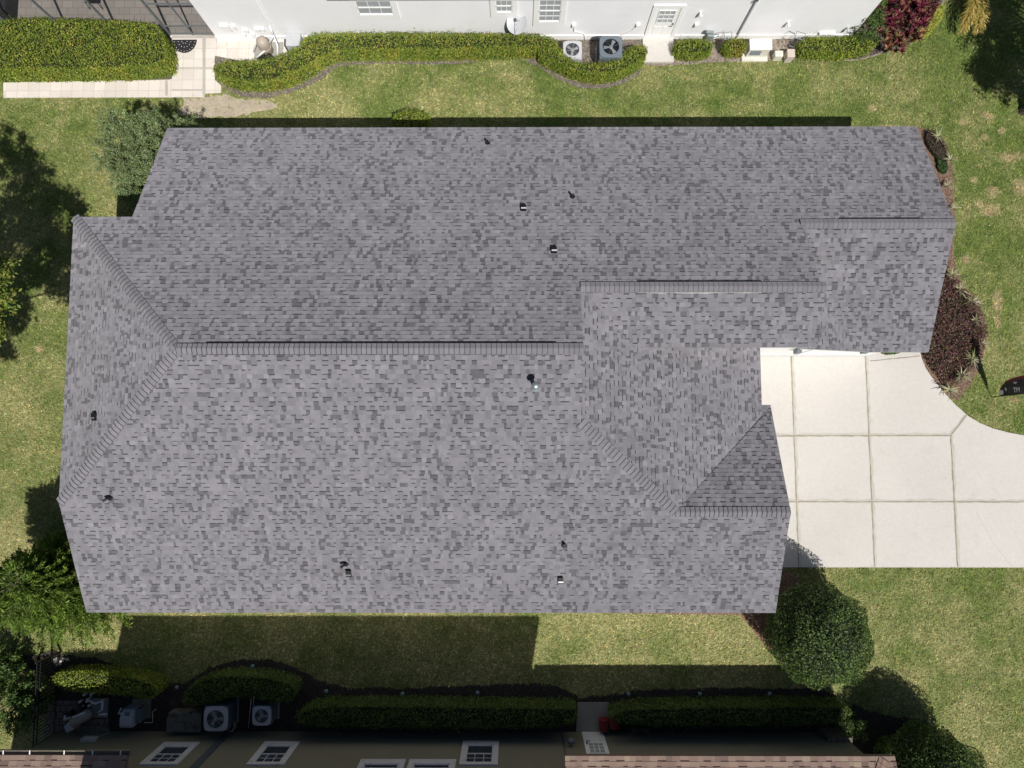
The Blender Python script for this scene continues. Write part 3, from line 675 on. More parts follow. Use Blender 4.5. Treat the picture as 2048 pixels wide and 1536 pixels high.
def wall_box(x, z, w, h, d, m, nm='junction_box'):
    b = MB(); b.box(x-w/2, x+w/2, NY-d, NY, z-h/2, z+h/2); return b.build(nm, m, nh, bevel=.008)
for (x, z, w, h) in ((2.3, 1.0, .13, .14), (4.78, 1.0, .13, .14), (7.05, 1.0, .14, .16), (-10.9, .95, .14, .2), (-10.55, .72, .2, .16), (-10.05, .8, .2, .16), (-9.85, .8, .12, .16), (-10.7, .45, .14, .14), (-10.35, .45, .14, .14), (-11.25, .9, .34, .4), (12.35, .42, .62, .09)): wall_box(x, z, w, h, .11, M_trim)
for (x, z) in ((7.0, 1.75), (10.55, 1.1), (13.0, .75)):
    b = MB(); b.tube([(x, NY, z), (x, NY-.12, z+.03), (x+.03, NY-.2, z)], [.03, .045, .06], 10); b.build('wall_light', M_trim if x < 12 else M_acgrey, nh)
# roof edge of south house
SY = -10.78
shs = empty('house', (-2, -14, 0), 'olive brown stucco house along the bottom edge in shade, with tan shingle roof edges', 'house')
b = MB(); b.box(-17.0, 12.0, -20, SY, 0, 2.98); b.box(-12.62, 1.75, -20, SY, 2.98, 5.95); b.build('wall', M_swall, shs)
PT = dict(light=(.33, .235, .19), mid=(.29, .20, .165), dark=(.22, .155, .135), pale=(.36, .28, .21), band=(.07, .045, .04))
zSR = lambda x, y: 3.12+.42*(-10.27-y)
b = MB()
shingles(b, [[(-17.3, -10.27), (-12.66, -10.27), (-12.66, -15), (-17.3, -15)], [(1.63, -10.27), (12.36, -10.27), (12.36, -15), (1.63, -15)]], (0, -.42), 3.12-.42*10.27, 400, expo=.16, pal=PT, wr=(.14, .3), pb=.95)
srf = b.build('roof', M_tshingle, shs)
b = MB()
for (xa, xb) in ((-17.3, -12.66), (1.63, 12.36)):
    b.prism([(xa, -10.27), (xb, -10.27), (xb, -15), (xa, -15)], lambda x, y: zSR(x, y)-.15, lambda x, y: zSR(x, y)-.003)
    b.prism([(xa, -15), (xb, -15), (xb, -20.4), (xa, -20.4)], 3.0, lambda x, y: zSR(x, -15)-.35*(-15-y))
zT = lambda x, y: 6.1+.42*(-10.3-y)
b.prism([(-12.95, -10.3), (2.65, -10.3), (2.65, -15.4), (-12.95, -15.4)], lambda x, y: zT(x, y)-.16, zT); b.prism([(-12.95, -15.4), (2.65, -15.4), (2.65, -20.5), (-12.95, -20.5)], 5.9, lambda x, y: zT(x, -15.4)-.42*(-15.4-y))
b.build('fascia', M_tshingle if False else mat('brown roof edge', (.20, .14, .11), .8, n1=.1, s1=3), srf)
b = MB(); ridge_caps(b, (12.0, -10.33, 3.16), (11.2, -11.6, 3.7), zSR, zSR, seed=40, base=(.36, .24, .19)); b.build('ridge_cap', M_tshingle, srf)
# gutter with white hangers on the west roof
b = MB()
for (za, zb, ya, yb) in ((3.0, 3.02, -10.27, -10.15), (3.0, 3.10, -10.15, -10.14)): b.box(-17.3, -12.62, ya, yb, za, zb)
b.box(-12.62, -12.61, -10.27, -10.14, 3.0, 3.10)
gt = b.build('gutter', mat('brown gutter', (.20, .18, .14), .5, n1=.1, s1=3), shs)
b = MB()
for x in (-16.75, -15.88, -14.75, -13.82, -12.9): b = MB(); b.box(x-.018, x+.018, -10.32, -10.13, 3.105, 3.115); b.build('gutter_hanger', M_trim, gt)
window(shs, SY, 1, -12.50, -11.22, 1.03, 2.72, M_glass, M_dirtytrim, (3, 4), .19)
window(shs, SY, 1, -8.93, -7.67, .97, 2.72, M_glass, M_dirtytrim, (3, 4), .19)
window(shs, SY, 1, -5.19, -3.67, 2.33, 3.4, M_glass, M_dirtytrim, (3, 2), .19)
window(shs, SY, 1, -3.55, -1.97, 2.33, 3.4, M_glass, M_dirtytrim, (3, 2), .19)
window(shs, SY, 1, -1.86, -.57, .90, 2.70, M_glass, M_dirtytrim, (3, 4), .19)
door(shs, SY, 1, 2.46, 3.26, .06, 1.98, 0, M_glassL, 2.56, 1)
b = MB(); b.box(-10.72, -10.45, SY, SY+.03, .05, 5.8); b.build('wall_band', M_band, shs)
b = MB(); b.box(1.70, 1.76, SY, SY+.012, .05, 2.95); b.build('expansion_joint', M_band, shs)
b = MB(); b.lathe([(.05, 0), (.13, .03), (.12, .10), (.04, .18)], 1.98, SY+.16, 14, z=1.15); b.tube([(1.98, SY, 1.36), (1.98, SY+.16, 1.34)], .02, 6); b.build('wall_lantern', M_acdark, shs)
b = MB(); b.box(-15.55, -15.05, SY, SY+.12, .70, .98); b.build('electrical_box', M_acgrey, shs, bevel=.01)
b = MB(); b.prism([(11.2, SY), (12.05, SY), (12.05, SY+.16), (11.2, SY+.16)], 0, .9); b.build('stone_corner', M_brick, shs)

# ------------------------------------------------------------ foliage
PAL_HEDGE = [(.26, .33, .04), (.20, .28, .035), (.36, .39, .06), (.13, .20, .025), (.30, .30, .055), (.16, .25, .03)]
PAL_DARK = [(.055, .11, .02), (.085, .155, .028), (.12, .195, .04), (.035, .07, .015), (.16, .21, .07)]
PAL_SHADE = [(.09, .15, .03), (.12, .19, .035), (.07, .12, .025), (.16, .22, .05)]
def leaf_quads(P, Nn, size, rg, pal, asp=.5, spread=.9, colmul=None):
    n = len(P); d = Nn+rg.normal(0, spread, (n, 3)); d /= np.linalg.norm(d, axis=1)[:, None]+1e-9
    a = rg.normal(0, 1, (n, 3)); a -= d*(a*d).sum(1)[:, None]; a /= np.linalg.norm(a, axis=1)[:, None]+1e-9
    c = np.cross(d, a); s = rg.uniform(.65, 1.35, n)[:, None]*size
    V = np.stack([P-a*s*.5, P+c*s*asp*.5+d*s*.08, P+a*s*.5, P-c*s*asp*.5+d*s*.08], 1).reshape(-1, 3)
    F = np.arange(4*n).reshape(-1, 4); col = np.array(pal)[rg.integers(0, len(pal), n)]*rg.uniform(.75, 1.2, (n, 1))
    if colmul is not None: col = col*colmul
    return V, F, col
def patchy(P, rg, sc=1.1):
    ph = rg.uniform(0, 6.28, 6)
    v = np.sin(P[:, 0]*2.1*sc+ph[0])*np.cos(P[:, 1]*2.7*sc+ph[1])+.6*np.sin(P[:, 0]*5.3*sc+P[:, 1]*3.1*sc+ph[2])+.5*np.cos(P[:, 1]*7.9*sc-P[:, 0]*4.7*sc+P[:, 2]*5+ph[3])
    return v/2.1
def hedge(name, poly, h, label, seed, pal=PAL_HEDGE, dens=900, size=.06, group=None, z0=.02, brown=.0, browny=None, bumpy=.075):
    rg = np.random.default_rng(seed); poly = smooth_poly(poly, 2)
    A = np.array(poly); lo, hi = A.min(0), A.max(0); n = int(dens*(hi[0]-lo[0])*(hi[1]-lo[1]))
    P = np.stack([rg.uniform(lo[0], hi[0], n), rg.uniform(lo[1], hi[1], n)], 1); P = P[in_poly(P, poly)]
    # distance to the boundary rounds the shoulder
    B = np.concatenate([A, A[:1]]); dd = np.full(len(P), 9.)
    for i in range(len(A)):
        a, c = B[i], B[i+1]; ab = c-a; L = (ab**2).sum()+1e-9; t = np.clip(((P-a)@ab)/L, 0, 1); q = a+t[:, None]*ab; dd = np.minimum(dd, np.linalg.norm(P-q, axis=1))
    lump = patchy(np.concatenate([P, np.zeros((len(P), 1))], 1), rg, 1.6)
    z = h-.22*np.clip(1-dd/.22, 0, 1)**2+lump*bumpy+rg.normal(0, .035, len(P))-.16*rg.random(len(P))**2
    T = np.concatenate([P, z[:, None]], 1); NT = np.tile([0, 0, 1.], (len(T), 1))
    # sides
    seg = B[1:]-B[:-1]; L = np.linalg.norm(seg, axis=1); tot = L.sum(); m_ = int(tot*h*dens*1.1)
    idx = rg.choice(len(L), m_, p=L/tot); t = rg.random(m_)[:, None]; Q = B[:-1][idx]+seg[idx]*t
    nn = np.stack([seg[idx][:, 1], -seg[idx][:, 0]], 1)/L[idx][:, None]
    ar = sum(A[i][0]*A[(i+1) % len(A)][1]-A[(i+1) % len(A)][0]*A[i][1] for i in range(len(A)))
    if ar < 0: nn = -nn
    zz = rg.uniform(z0, h-.05, m_); Q = Q+nn*(rg.normal(0, .035, m_)-.03)[:, None]
    Sd = np.concatenate([Q, zz[:, None]], 1); NS = np.concatenate([nn, np.full((m_, 1), .4)], 1)
    P3 = np.concatenate([T, Sd]); N3 = np.concatenate([NT, NS])
    pt = patchy(P3, rg)
    cm = (1+.18*pt)[:, None]*np.ones((len(P3), 3)); cm[:, 0] *= 1+.10*np.clip(pt, -1, 1)
    if brown: 
        k = (rg.random(len(P3)) < brown*np.clip(.5+pt, 0, 1.5)); cm[k] = cm[k]*np.array([.95, .74, .9])
    up = rg.random(len(P3)) < .02; P3[up, 2] += rg.uniform(.04, .13, up.sum()); P3[up, :2] += N3[up, :2]*.08
    cm[up] *= 1.2
    V, F, c = leaf_quads(P3, N3, size*1.12, rg, pal, .55, .8, cm)
    b = MB(); ctr = A.mean(0)
    core = [tuple(p) for p in (A)]
    # inset core
    inner = []
    nA = len(A)
    for i in range(nA):
        a, c2 = A[i-1], A[(i+1) % nA]; tv = c2-a; tv = tv/(np.linalg.norm(tv)+1e-9); nv = np.array([tv[1], -tv[0]])
        if ar < 0: nv = -nv
        inner.append(tuple(A[i]-nv*.10))
    b.prism(inner, 0, h-.16, mi=0); b.add_arr(V, F, c, 1)
    o = b.build(name, [M_core, M_leaf]); tag(o, label, 'hedge', group); return o
HG = 'clipped hedges beside the white house'
hedge('hedge', [G(-80, 28, 1.1), G(300, 36, 1.1), G(322, 62, 1.1), G(345, 110, .6), G(343, 156, .3), G(0, 157, .3), G(-120, 157, .3)], 1.1, 'large boxy bright green hedge at the top left corner beside the half round doormat', 31, group=HG, dens=1000, brown=.12)
hedge('hedge', [G(432, 120, 1.0), G(500, 118, 1.0), G(560, 108, 1.0), G(596, 90, 1.0), G(612, 62, 1.0), G(700, 62, 1.0), G(900, 62, 1.0), G(1040, 64, 1.0), G(1085, 64, 1.0), G(1118, 78, 1.0), G(1110, 104, .8), G(1080, 104, .5), G(1000, 113, .3), G(860, 117, .3), G(700, 116, .3), G(660, 122, .3), G(620, 150, .3), G(585, 168, .3), G(540, 179, .3), G(470, 177, .3), G(432, 156, .4)], 1.0, 'long winding hedge along the white house wall behind the lawn', 32, group=HG, dens=950, brown=.25)
hedge('hedge', [G(1076, 96, .9), G(1100, 84, .9), G(1122, 92, .9), G(1130, 108, .9), G(1160, 124, .9), G(1210, 124, .9), G(1244, 108, .9), G(1262, 88, .9), G(1292, 86, .9), G(1294, 112, .6), G(1272, 140, .3), G(1238, 158, .2), G(1200, 166, .2), G(1152, 160, .2), G(1110, 141, .2), G(1080, 125, .3)], .9, 'curved hedge wrapped round the two air conditioners', 33, group=HG, dens=1100, brown=.12)
hedge('hedge', [G(1347, 76, .7), G(1424, 74, .7), G(1427, 100, .5), G(1405, 118, .2), G(1348, 118, .2)], .7, 'short clipped hedge right of the white door', 34, group=HG, dens=1100)
hedge('bush', [G(1455, 72, .8), G(1490, 72, .8), G(1494, 95, .5), G(1480, 112, .2), G(1452, 112, .2), G(1442, 92, .5)], .75, 'small rounded brownish bush left of the cream generator', 35, dens=1200, brown=.6)
hedge('hedge', [G(1600, 70, .8), G(1680, 68, .8), G(1720, 68, .8), G(1755, 88, .5), G(1735, 108, .2), G(1680, 119, .2), G(1640, 118, .2), G(1592, 112, .3)], .75, 'low loose hedge between the generator and the red leaved plants', 36, group=HG, dens=1000)
hedge('bush', [G(785, 238, .4), G(800, 226, .5), G(820, 222, .5), G(850, 226, .5), G(864, 240, .4), G(850, 275, .3), G(790, 275, .3)], .72, 'dark little bush half hidden by the north eave of the grey roof', 37, pal=PAL_HEDGE, dens=1100)
SG = 'hedges along the olive wall of the southern house'
hedge('hedge', [G(112, 1340, .5), G(180, 1336, .5), G(240, 1340, .5), G(318, 1352, .4), G(322, 1385, .8), G(290, 1404, 1.0), G(238, 1392, 1.1), G(112, 1386, 1.1)], 1.0, 'hedge with one brightly sunlit end beside the metal fence', 41, group=SG, dens=1000)
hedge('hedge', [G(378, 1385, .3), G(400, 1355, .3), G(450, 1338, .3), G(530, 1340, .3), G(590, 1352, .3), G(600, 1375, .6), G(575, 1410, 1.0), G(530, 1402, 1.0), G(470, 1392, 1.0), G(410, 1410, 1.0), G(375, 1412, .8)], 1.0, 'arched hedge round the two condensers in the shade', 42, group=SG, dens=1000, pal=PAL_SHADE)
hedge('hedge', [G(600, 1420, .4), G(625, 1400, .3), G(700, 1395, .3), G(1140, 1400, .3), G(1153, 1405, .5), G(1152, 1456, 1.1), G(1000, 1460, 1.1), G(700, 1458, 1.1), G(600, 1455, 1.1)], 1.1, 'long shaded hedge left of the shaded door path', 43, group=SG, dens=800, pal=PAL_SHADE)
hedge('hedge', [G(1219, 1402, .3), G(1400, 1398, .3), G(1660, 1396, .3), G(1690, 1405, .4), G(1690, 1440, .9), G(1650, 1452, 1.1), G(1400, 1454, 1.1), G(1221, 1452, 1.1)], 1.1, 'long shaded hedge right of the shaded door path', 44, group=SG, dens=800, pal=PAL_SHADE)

def ellipsoid_leaves(c, r, n, size, rg, pal, shell=.25, asp=.55, lump=.1, cut=None, spread=.7, streak=None):
    d = rg.normal(0, 1, (n, 3)); d /= np.linalg.norm(d, axis=1)[:, None]
    lm = 1+lump*(np.sin(d[:, 0]*7+1)*np.cos(d[:, 1]*6+2)+.7*np.sin(d[:, 2]*9+d[:, 0]*8))
    k = (1-shell*rg.random(n)**1.5)*lm
    P = np.array(c)+d*np.array(r)*k[:, None]; keep = P[:, 2] > .05
    P, d = P[keep], d[keep]; pt = patchy(P, rg, 1.3); cm = (1+.32*pt)[:, None]
    return leaf_quads(P, d, size, rg, pal, asp, spread, cm)
def clumped(centers, rads, n, size, rg, pal, asp=.5, spread=.8, dirs=None, bias=None):
    V = []; F = []; Cc = []; off = 0
    for c, r in zip(centers, rads):
        d = rg.normal(0, 1, (n, 3)); d /= np.linalg.norm(d, axis=1)[:, None]; k = rg.random(n)**.5
        P = np.array(c)+d*np.array(r)*k[:, None]
        v, f, cc = leaf_quads(P, d+np.array([0, 0, .5]), size, rg, pal, asp, spread, np.full((1, 3), rg.uniform(.8, 1.2)))
        V.append(v); F.append(f+off); Cc.append(cc); off += len(v)
    return np.concatenate(V), np.concatenate(F), np.concatenate(Cc)
def ico_core(b, c, r, mi=0, n=14):
    prof = []
    base = len(b.v)
    for i in range(n//2+1):
        t = math.pi*i/(n//2); 
        for k in range(n):
            a = 2*math.pi*k/n; b.v.append((c[0]+r[0]*math.sin(t)*math.cos(a), c[1]+r[1]*math.sin(t)*math.sin(a), max(.02, c[2]+r[2]*math.cos(t))))
    for i in range(n//2):
        for k in range(n):
            q = base+i*n; b.f.append((q+k, q+n+k, q+n+(k+1) % n, q+(k+1) % n)); b.c.append((1, 1, 1)); b.m.append(mi)
# round clipped bushes
def round_bush(x, y, zc, r, label, seed, n=32000, pal=PAL_DARK, rz=None):
    rg = np.random.default_rng(seed); t = empty('round_bush', (x, y, 0), label, 'bush'); rz = rz or r
    b = MB(); b.tube([(x, y, 0), (x+.05, y, zc*.5), (x, y+.05, zc)], [.12, .1, .06], 8)
    for a in range(6):
        an = a*1.05; b.tube([(x, y, .25), (x+math.cos(an)*r*.5, y+math.sin(an)*r*.5, zc)], [.05, .02], 6)
    b.build('trunk', M_bark, t)
    b = MB(); ico_core(b, (x, y, zc), (r*.86, r*.86, rz*.86)); V, F, c = ellipsoid_leaves((x, y, zc), (r, r, rz), n, .078, rg, pal, .26, lump=.06); b.add_arr(V, F, c, 1)
    b.build('crown', [M_core, M_leaf], t)
round_bush(10.6, -6.74, 1.78, 1.74, 'big round clipped bush in the sun beside the driveway corner', 51)
round_bush(14.3, -11.75, 1.75, 1.85, 'big dark round bush cut off by the bottom edge near the right', 52)
# silvery shrub at the north west corner
def silver():
    rg = np.random.default_rng(61); t = empty('tall_shrub', (-13.3, 10.1, 0), 'tall silvery green shrub at the upper left corner of the grey roof', 'shrub')
    b = MB(); cs = []; rs = []
    for i in range(7):
        a = rg.uniform(-.8, .8), rg.uniform(-.8, .8); b.tube([(-13.3+a[0]*.25, 10.1+a[1]*.3, 0), (-13.4+a[0]*.9, 10.4+a[1]*.8, 1.6), (-13.4+a[0]*1.1, 10.6+a[1]*1.0, 2.7)], [.06, .045, .02], 6)
    b.tube([(-12.5, 10.8, 0), (-12.05, 11.5, 1.6)], [.07, .035], 6)
    b.build('trunk', M_bark, t)
    for i in range(640):
        z = rg.uniform(.15, 3.05); f = z/3.05; w = 1.25*(1-.35*max(0, f-.6)/.4)*(.8+.2*min(1, f*3))
        u, v = rg.uniform(-1, 1, 2)
        if rg.random() < .72:
            k = max(abs(u), abs(v)); u, v = u/k, v/k
        q = rg.uniform(.85, 1.05); cs.append((-13.6+u*w*q, 10.3+.2*f+v*w*q*1.06, z)); rs.append((.15, .15, .17))
    for i in range(200):
        u, v = rg.uniform(-1.1, 1.1, 2); cs.append((-13.6+u, 10.5+v, 3.0+rg.uniform(-.2, .25))); rs.append((.14, .14, .15))
    for i in range(34): cs.append((-12.1+rg.normal(0, .22), 11.55+rg.normal(0, .18), 1.8+rg.normal(0, .2))); rs.append((.12, .12, .15))
    pal = [(.21, .29, .12), (.27, .35, .17), (.12, .18, .06), (.34, .41, .23), (.17, .25, .06), (.24, .25, .11)]
    V, F, c = clumped(cs, rs, 62, .075, rg, pal, .36); b = MB(); ico_core(b, (-13.45, 10.45, 1.45), (.85, .85, 1.35)); b.add_arr(V, F, c, 1); b.build('crown', [M_core, M_leaf], t)
silver()
# feathery tree at the lower left
def feathery():
    rg = np.random.default_rng(63); t = empty('feathery_tree', (-15.6, -5.3, 0), 'feathery bright green tree at the lower left corner of the grey roof', 'tree')
    b = MB(); V = []; F = []; Cc = []; off = 0; pal = [(.11, .18, .022), (.15, .23, .035), (.07, .125, .016), (.21, .28, .05), (.05, .09, .014)]
    tips = []
    for (tx, ty, th) in ((-16.7, -5.0, 4.7), (-15.8, -4.5, 4.5)): b.tube([(-15.8, -5.3, 0), ((-15.8+tx)/2, (-5.3+ty)/2, th*.5), (tx, ty, th)], [.16, .11, .03], 8); tips.append((tx, ty, th))
    N = 1250
    for i in range(N):
        tx, ty, th = tips[i % 2]; f = rg.random()**.75; z0 = .35+f*(th-.5); bx = -15.8+(tx+15.8)*z0/th; by = -5.3+(ty+5.3)*z0/th
        L = (2.15*(1-f*.82)+.25)*rg.uniform(.6, 1.08); an = rg.uniform(0, 6.28); e = rg.uniform(.0, .45)
        dx, dy, dz = math.cos(an)*math.cos(e), math.sin(an)*math.cos(e), math.sin(e)
        if i % 5 == 0: b.tube([(bx, by, z0), (bx+dx*L*.9, by+dy*L*.9, z0+dz*L*.8)], [.025, .006], 5)
        n = int(120*L/1.4)+25; s = rg.random(n)**.7; P = np.stack([bx+dx*L*s, by+dy*L*s, z0+dz*L*s-.14*s*s*L], 1)+rg.normal(0, 1, (n, 3))*(np.array([.11, .11, .08])*(1.15-s)[:, None])
        dd = np.tile([dx, dy, dz], (n, 1))+rg.normal(0, .5, (n, 3)); dd /= np.linalg.norm(dd, axis=1)[:, None]
        side = np.cross(dd, rg.normal(0, 1, (n, 3))); side /= np.linalg.norm(side, axis=1)[:, None]
        l = rg.uniform(.08, .17, n)[:, None]; w = .015
        v = np.stack([P, P+dd*l*.5+side*w, P+dd*l, P+dd*l*.5-side*w], 1).reshape(-1, 3); V.append(v); F.append(np.arange(4*n).reshape(-1, 4)+off); off += 4*n
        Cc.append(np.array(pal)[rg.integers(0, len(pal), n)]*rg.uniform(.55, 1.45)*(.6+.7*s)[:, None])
    b.build('trunk', M_bark, t)
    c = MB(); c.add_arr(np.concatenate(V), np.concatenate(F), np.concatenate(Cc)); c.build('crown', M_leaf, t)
feathery()
# spreading tree by the left edge: mostly out of the frame, its dappled shadow lies on the lawn
def spreading(name, base, limbs, cl, n, size, pal, label, seed, trunk_r=.2):
    rg = np.random.default_rng(seed); t = empty(name, (base[0], base[1], 0), label, 'tree'); b = MB()
    top = limbs['fork']; b.tube([(base[0], base[1], 0), ((base[0]+top[0])/2+.1, (base[1]+top[1])/2, top[2]*.5), top], [trunk_r, trunk_r*.8, trunk_r*.6], 9)
    cs = []; rs = []
    for (cx, cy, cz, rx, ry, rz, k) in cl:
        b.tube([top, ((top[0]+cx)/2, (top[1]+cy)/2, (top[2]+cz)/2+.2), (cx, cy, cz)], [trunk_r*.35, trunk_r*.2, .02], 6)
        for i in range(k):
            d = rg.normal(0, 1, 3); d /= np.linalg.norm(d); q = rg.random()**.45; p_ = (cx+d[0]*rx*q, cy+d[1]*ry*q, cz+d[2]*rz*q); cs.append(p_); rr = rg.uniform(.2, .42); rs.append((rr, rr, rr*.6))
            if i % 3 == 0: b.tube([(cx, cy, cz), p_], [.018, .006], 4, cap=False)
    b.build('trunk', M_bark, t)
    V, F, c = clumped(cs, rs, n, size, rg, pal, .5); cc = MB(); cc.add_arr(V, F, c); cc.build('crown', M_leaf, t)
PAL_OAK = [(.15, .22, .03), (.20, .28, .04), (.10, .16, .022), (.27, .31, .06), (.22, .2, .05)]
def under_shadow(px, py, z, r, k, dz=.6):          # crown lobe that throws its shade on that spot of the lawn
    X, Y = G(px, py); q = SUNV.x/SUNV.z, SUNV.y/SUNV.z
    return (X+q[0]*z, Y+q[1]*z, z, r[0], r[1], dz, k)
lobes = [under_shadow(15, 300, 8.4, (1.1, 1.1), 60), under_shadow(60, 350, 8.6, (1.0, 1.0), 60), under_shadow(105, 405, 8.4, (.85, .8), 50), under_shadow(30, 420, 8.2, (1.3, 1.2), 80), under_shadow(85, 470, 8.0, (1.0, .8), 60),
         under_shadow(15, 500, 8.2, (1.1, 1.0), 60), under_shadow(112, 555, 7.8, (.75, .7), 46), under_shadow(30, 575, 7.9, (1.0, .8), 50), under_shadow(65, 540, 8.6, (.9, .6), 34), under_shadow(8, 640, 7.6, (.8, .7), 46), under_shadow(5, 690, 7.4, (.5, .4), 22), under_shadow(135, 575, 8.2, (.5, .5), 26), under_shadow(120, 490, 8.4, (.6, .6), 40), under_shadow(140, 400, 8.6, (.5, .3), 16), under_shadow(40, 620, 7.6, (.5, .5), 22), under_shadow(60, 440, 8.6, (1.0, 1.0), 60)]
lobes += [(-15.35, 5.1, 6.3, .35, .4, .3, 16), (-15.25, 4.0, 6.6, .45, .5, .3, 26), (-15.45, 3.3, 6.4, .35, .4, .3, 14)]
spreading('broadleaf_tree', (-21.5, 1.6), {'fork': (-20.2, 1.9, 4.4)}, lobes, 56, .12, PAL_OAK,
          'broadleaf tree reaching in at the left edge and dappling the lawn', 71, .2)
spreading('shade_tree', (20.2, 13.0), {'fork': (20.9, 12.6, 3.2)},
          [(20.9, 13.0, 5.6, 1.4, 1.7, 1.0, 110), (20.3, 11.9, 4.6, .9, 1.0, .7, 50), (21.2, 11.3, 5.4, 1.3, 1.3, .9, 80), (22.3, 12.5, 6.4, 1.6, 1.8, 1.0, 60), (20.7, 14.8, 5.2, 1.3, 1.2, .9, 50), (22.6, 10.4, 5.6, 1.2, 1.4, .8, 40), (21.6, 16.0, 5.6, 1.3, 1.3, .9, 40)], 80, .11, PAL_DARK,
          'dark leafed tree beyond the right edge that shades the top right lawn', 73, .2)
# leafy shrub at the fence, lower left
def leafy(name, cx, cy, r, zc, n, size, pal, label, seed, group=None):
    rg = np.random.default_rng(seed); t = empty(name, (cx, cy, 0), label, 'shrub', group); b = MB(); cs = []; rs = []
    for i in range(n):
        d = rg.normal(0, 1, 3); d /= np.linalg.norm(d); q = rg.random()**.4; p_ = (cx+d[0]*r*q, cy+d[1]*r*q, max(.12, zc+d[2]*zc*.9*q)); cs.append(p_); rs.append((.17, .17, .13))
        if i % 6 == 0: b.tube([(cx, cy, 0), p_], [.03, .01], 5)
    b.build('stem', M_bark, t); V, F, c = clumped(cs, rs, 34, size, rg, pal, .42, .9); c_ = MB(); c_.add_arr(V, F, c); c_.build('foliage', M_leaf, t)
leafy('leafy_shrub', *G(30, 1400, 1.0), 1.15, 1.0, 150, .12, PAL_DARK+[(.12, .2, .05)], 'dark glossy shrub outside the metal fence at the left edge', 75)
leafy('leafy_shrub', *G(-20, 1330, 1.3), .9, 1.1, 90, .12, PAL_DARK, 'shaded shrub at the left edge behind the feathery tree', 76)
leafy('leafy_shrub', *G(1735, 60, .8), .55, .8, 46, .08, PAL_DARK+[(.12, .2, .05)], 'dark green shrub in the shadow at the corner of the white house', 77)
leafy('leafy_shrub', *G(1745, 20, 1.0), .5, .9, 40, .08, PAL_DARK, 'dark shrub behind the red plants at the top edge', 78)
leafy('leafy_shrub', *G(1700, 1450, .5), .55, .6, 40, .07, PAL_DARK, 'dark small shrub at the shaded corner of the olive wall', 79)

# low purple brown shrub mass in the east bed
def low_mass(name, poly, h, n, pal, size, label, cat, seed, kind=None):
    rg = np.random.default_rng(seed); A = np.array(poly); lo, hi = A.min(0), A.max(0); P = np.stack([rg.uniform(lo[0], hi[0], n*3), rg.uniform(lo[1], hi[1], n*3)], 1); P = P[in_poly(P, poly)][:n]
    lump = patchy(np.concatenate([P, np.zeros((len(P), 1))], 1), rg, 1.8); z = h*(.72+.18*lump)-rg.random(len(P))**2*h*.6
    T = np.concatenate([P, np.maximum(z, .04)[:, None]], 1); V, F, c = leaf_quads(T, np.tile([0, 0, 1.], (len(T), 1)), size, rg, pal, .5, .9, (1+.18*lump)[:, None]); b = MB()
    a = sum(A[i][0]*A[(i+1) % len(A)][1]-A[(i+1) % len(A)][0]*A[i][1] for i in range(len(A))); b.prism([tuple(p) for p in (A-A.mean(0))*.9+A.mean(0)], 0, h*.42); b.add_arr(V, F, c, 1)
    o = b.build(name, [M_core, M_leaf]); tag(o, label, cat, kind=kind)
pm = smooth_poly([G(*p) for p in [(1880, 545), (1905, 560), (1930, 590), (1955, 620), (1966, 660), (1960, 700), (1938, 740), (1912, 765), (1890, 775), (1862, 745), (1845, 712), (1840, 690), (1830, 640)]], 2)
low_mass('purple_shrub', pm, .45, 13000, [(.17, .065, .07), (.13, .05, .065), (.23, .11, .09), (.06, .025, .04), (.11, .12, .035), (.30, .18, .15)], .07, 'low dense purple brown shrub in the bed at the gable corner', 'shrub', 81)
pm2 = smooth_poly([G(*p) for p in [(1848, 262), (1868, 268), (1885, 292), (1893, 318), (1880, 330), (1860, 310), (1845, 285)]], 2)
low_mass('purple_shrub', pm2, .35, 2200, [(.11, .07, .055), (.07, .05, .045), (.15, .12, .08)], .05, 'small brownish shrub at the upper right corner of the grey roof', 'shrub', 82)
pm3 = smooth_poly([G(*p) for p in [(1868, 310), (1888, 316), (1893, 335), (1888, 352), (1872, 345)]], 1)
low_mass('green_tuft', pm3, .25, 900, [(.05, .10, .03), (.08, .15, .04)], .06, 'small green tuft beside the right gable', 'plant', 83)
pm4 = smooth_poly([G(*p) for p in [(1758, 697), (1800, 697), (1797, 708), (1762, 711)]], 1)
low_mass('green_tuft', pm4, .25, 900, [(.10, .17, .04), (.14, .22, .06)], .07, 'green tuft under the eave at the garage corner', 'plant', 84)
gc = smooth_poly([G(*p) for p in [(1800, 74), (1830, 66), (1855, 45), (1868, 18), (1880, 10), (1886, 25), (1875, 50), (1855, 75), (1825, 88), (1806, 88)]], 2)
low_mass('ground_cover', gc, .25, 5000, [(.45, .46, .06), (.36, .40, .06), (.5, .5, .14)], .06, 'yellow green ground cover edging the red plants', 'ground cover', 85, 'stuff')

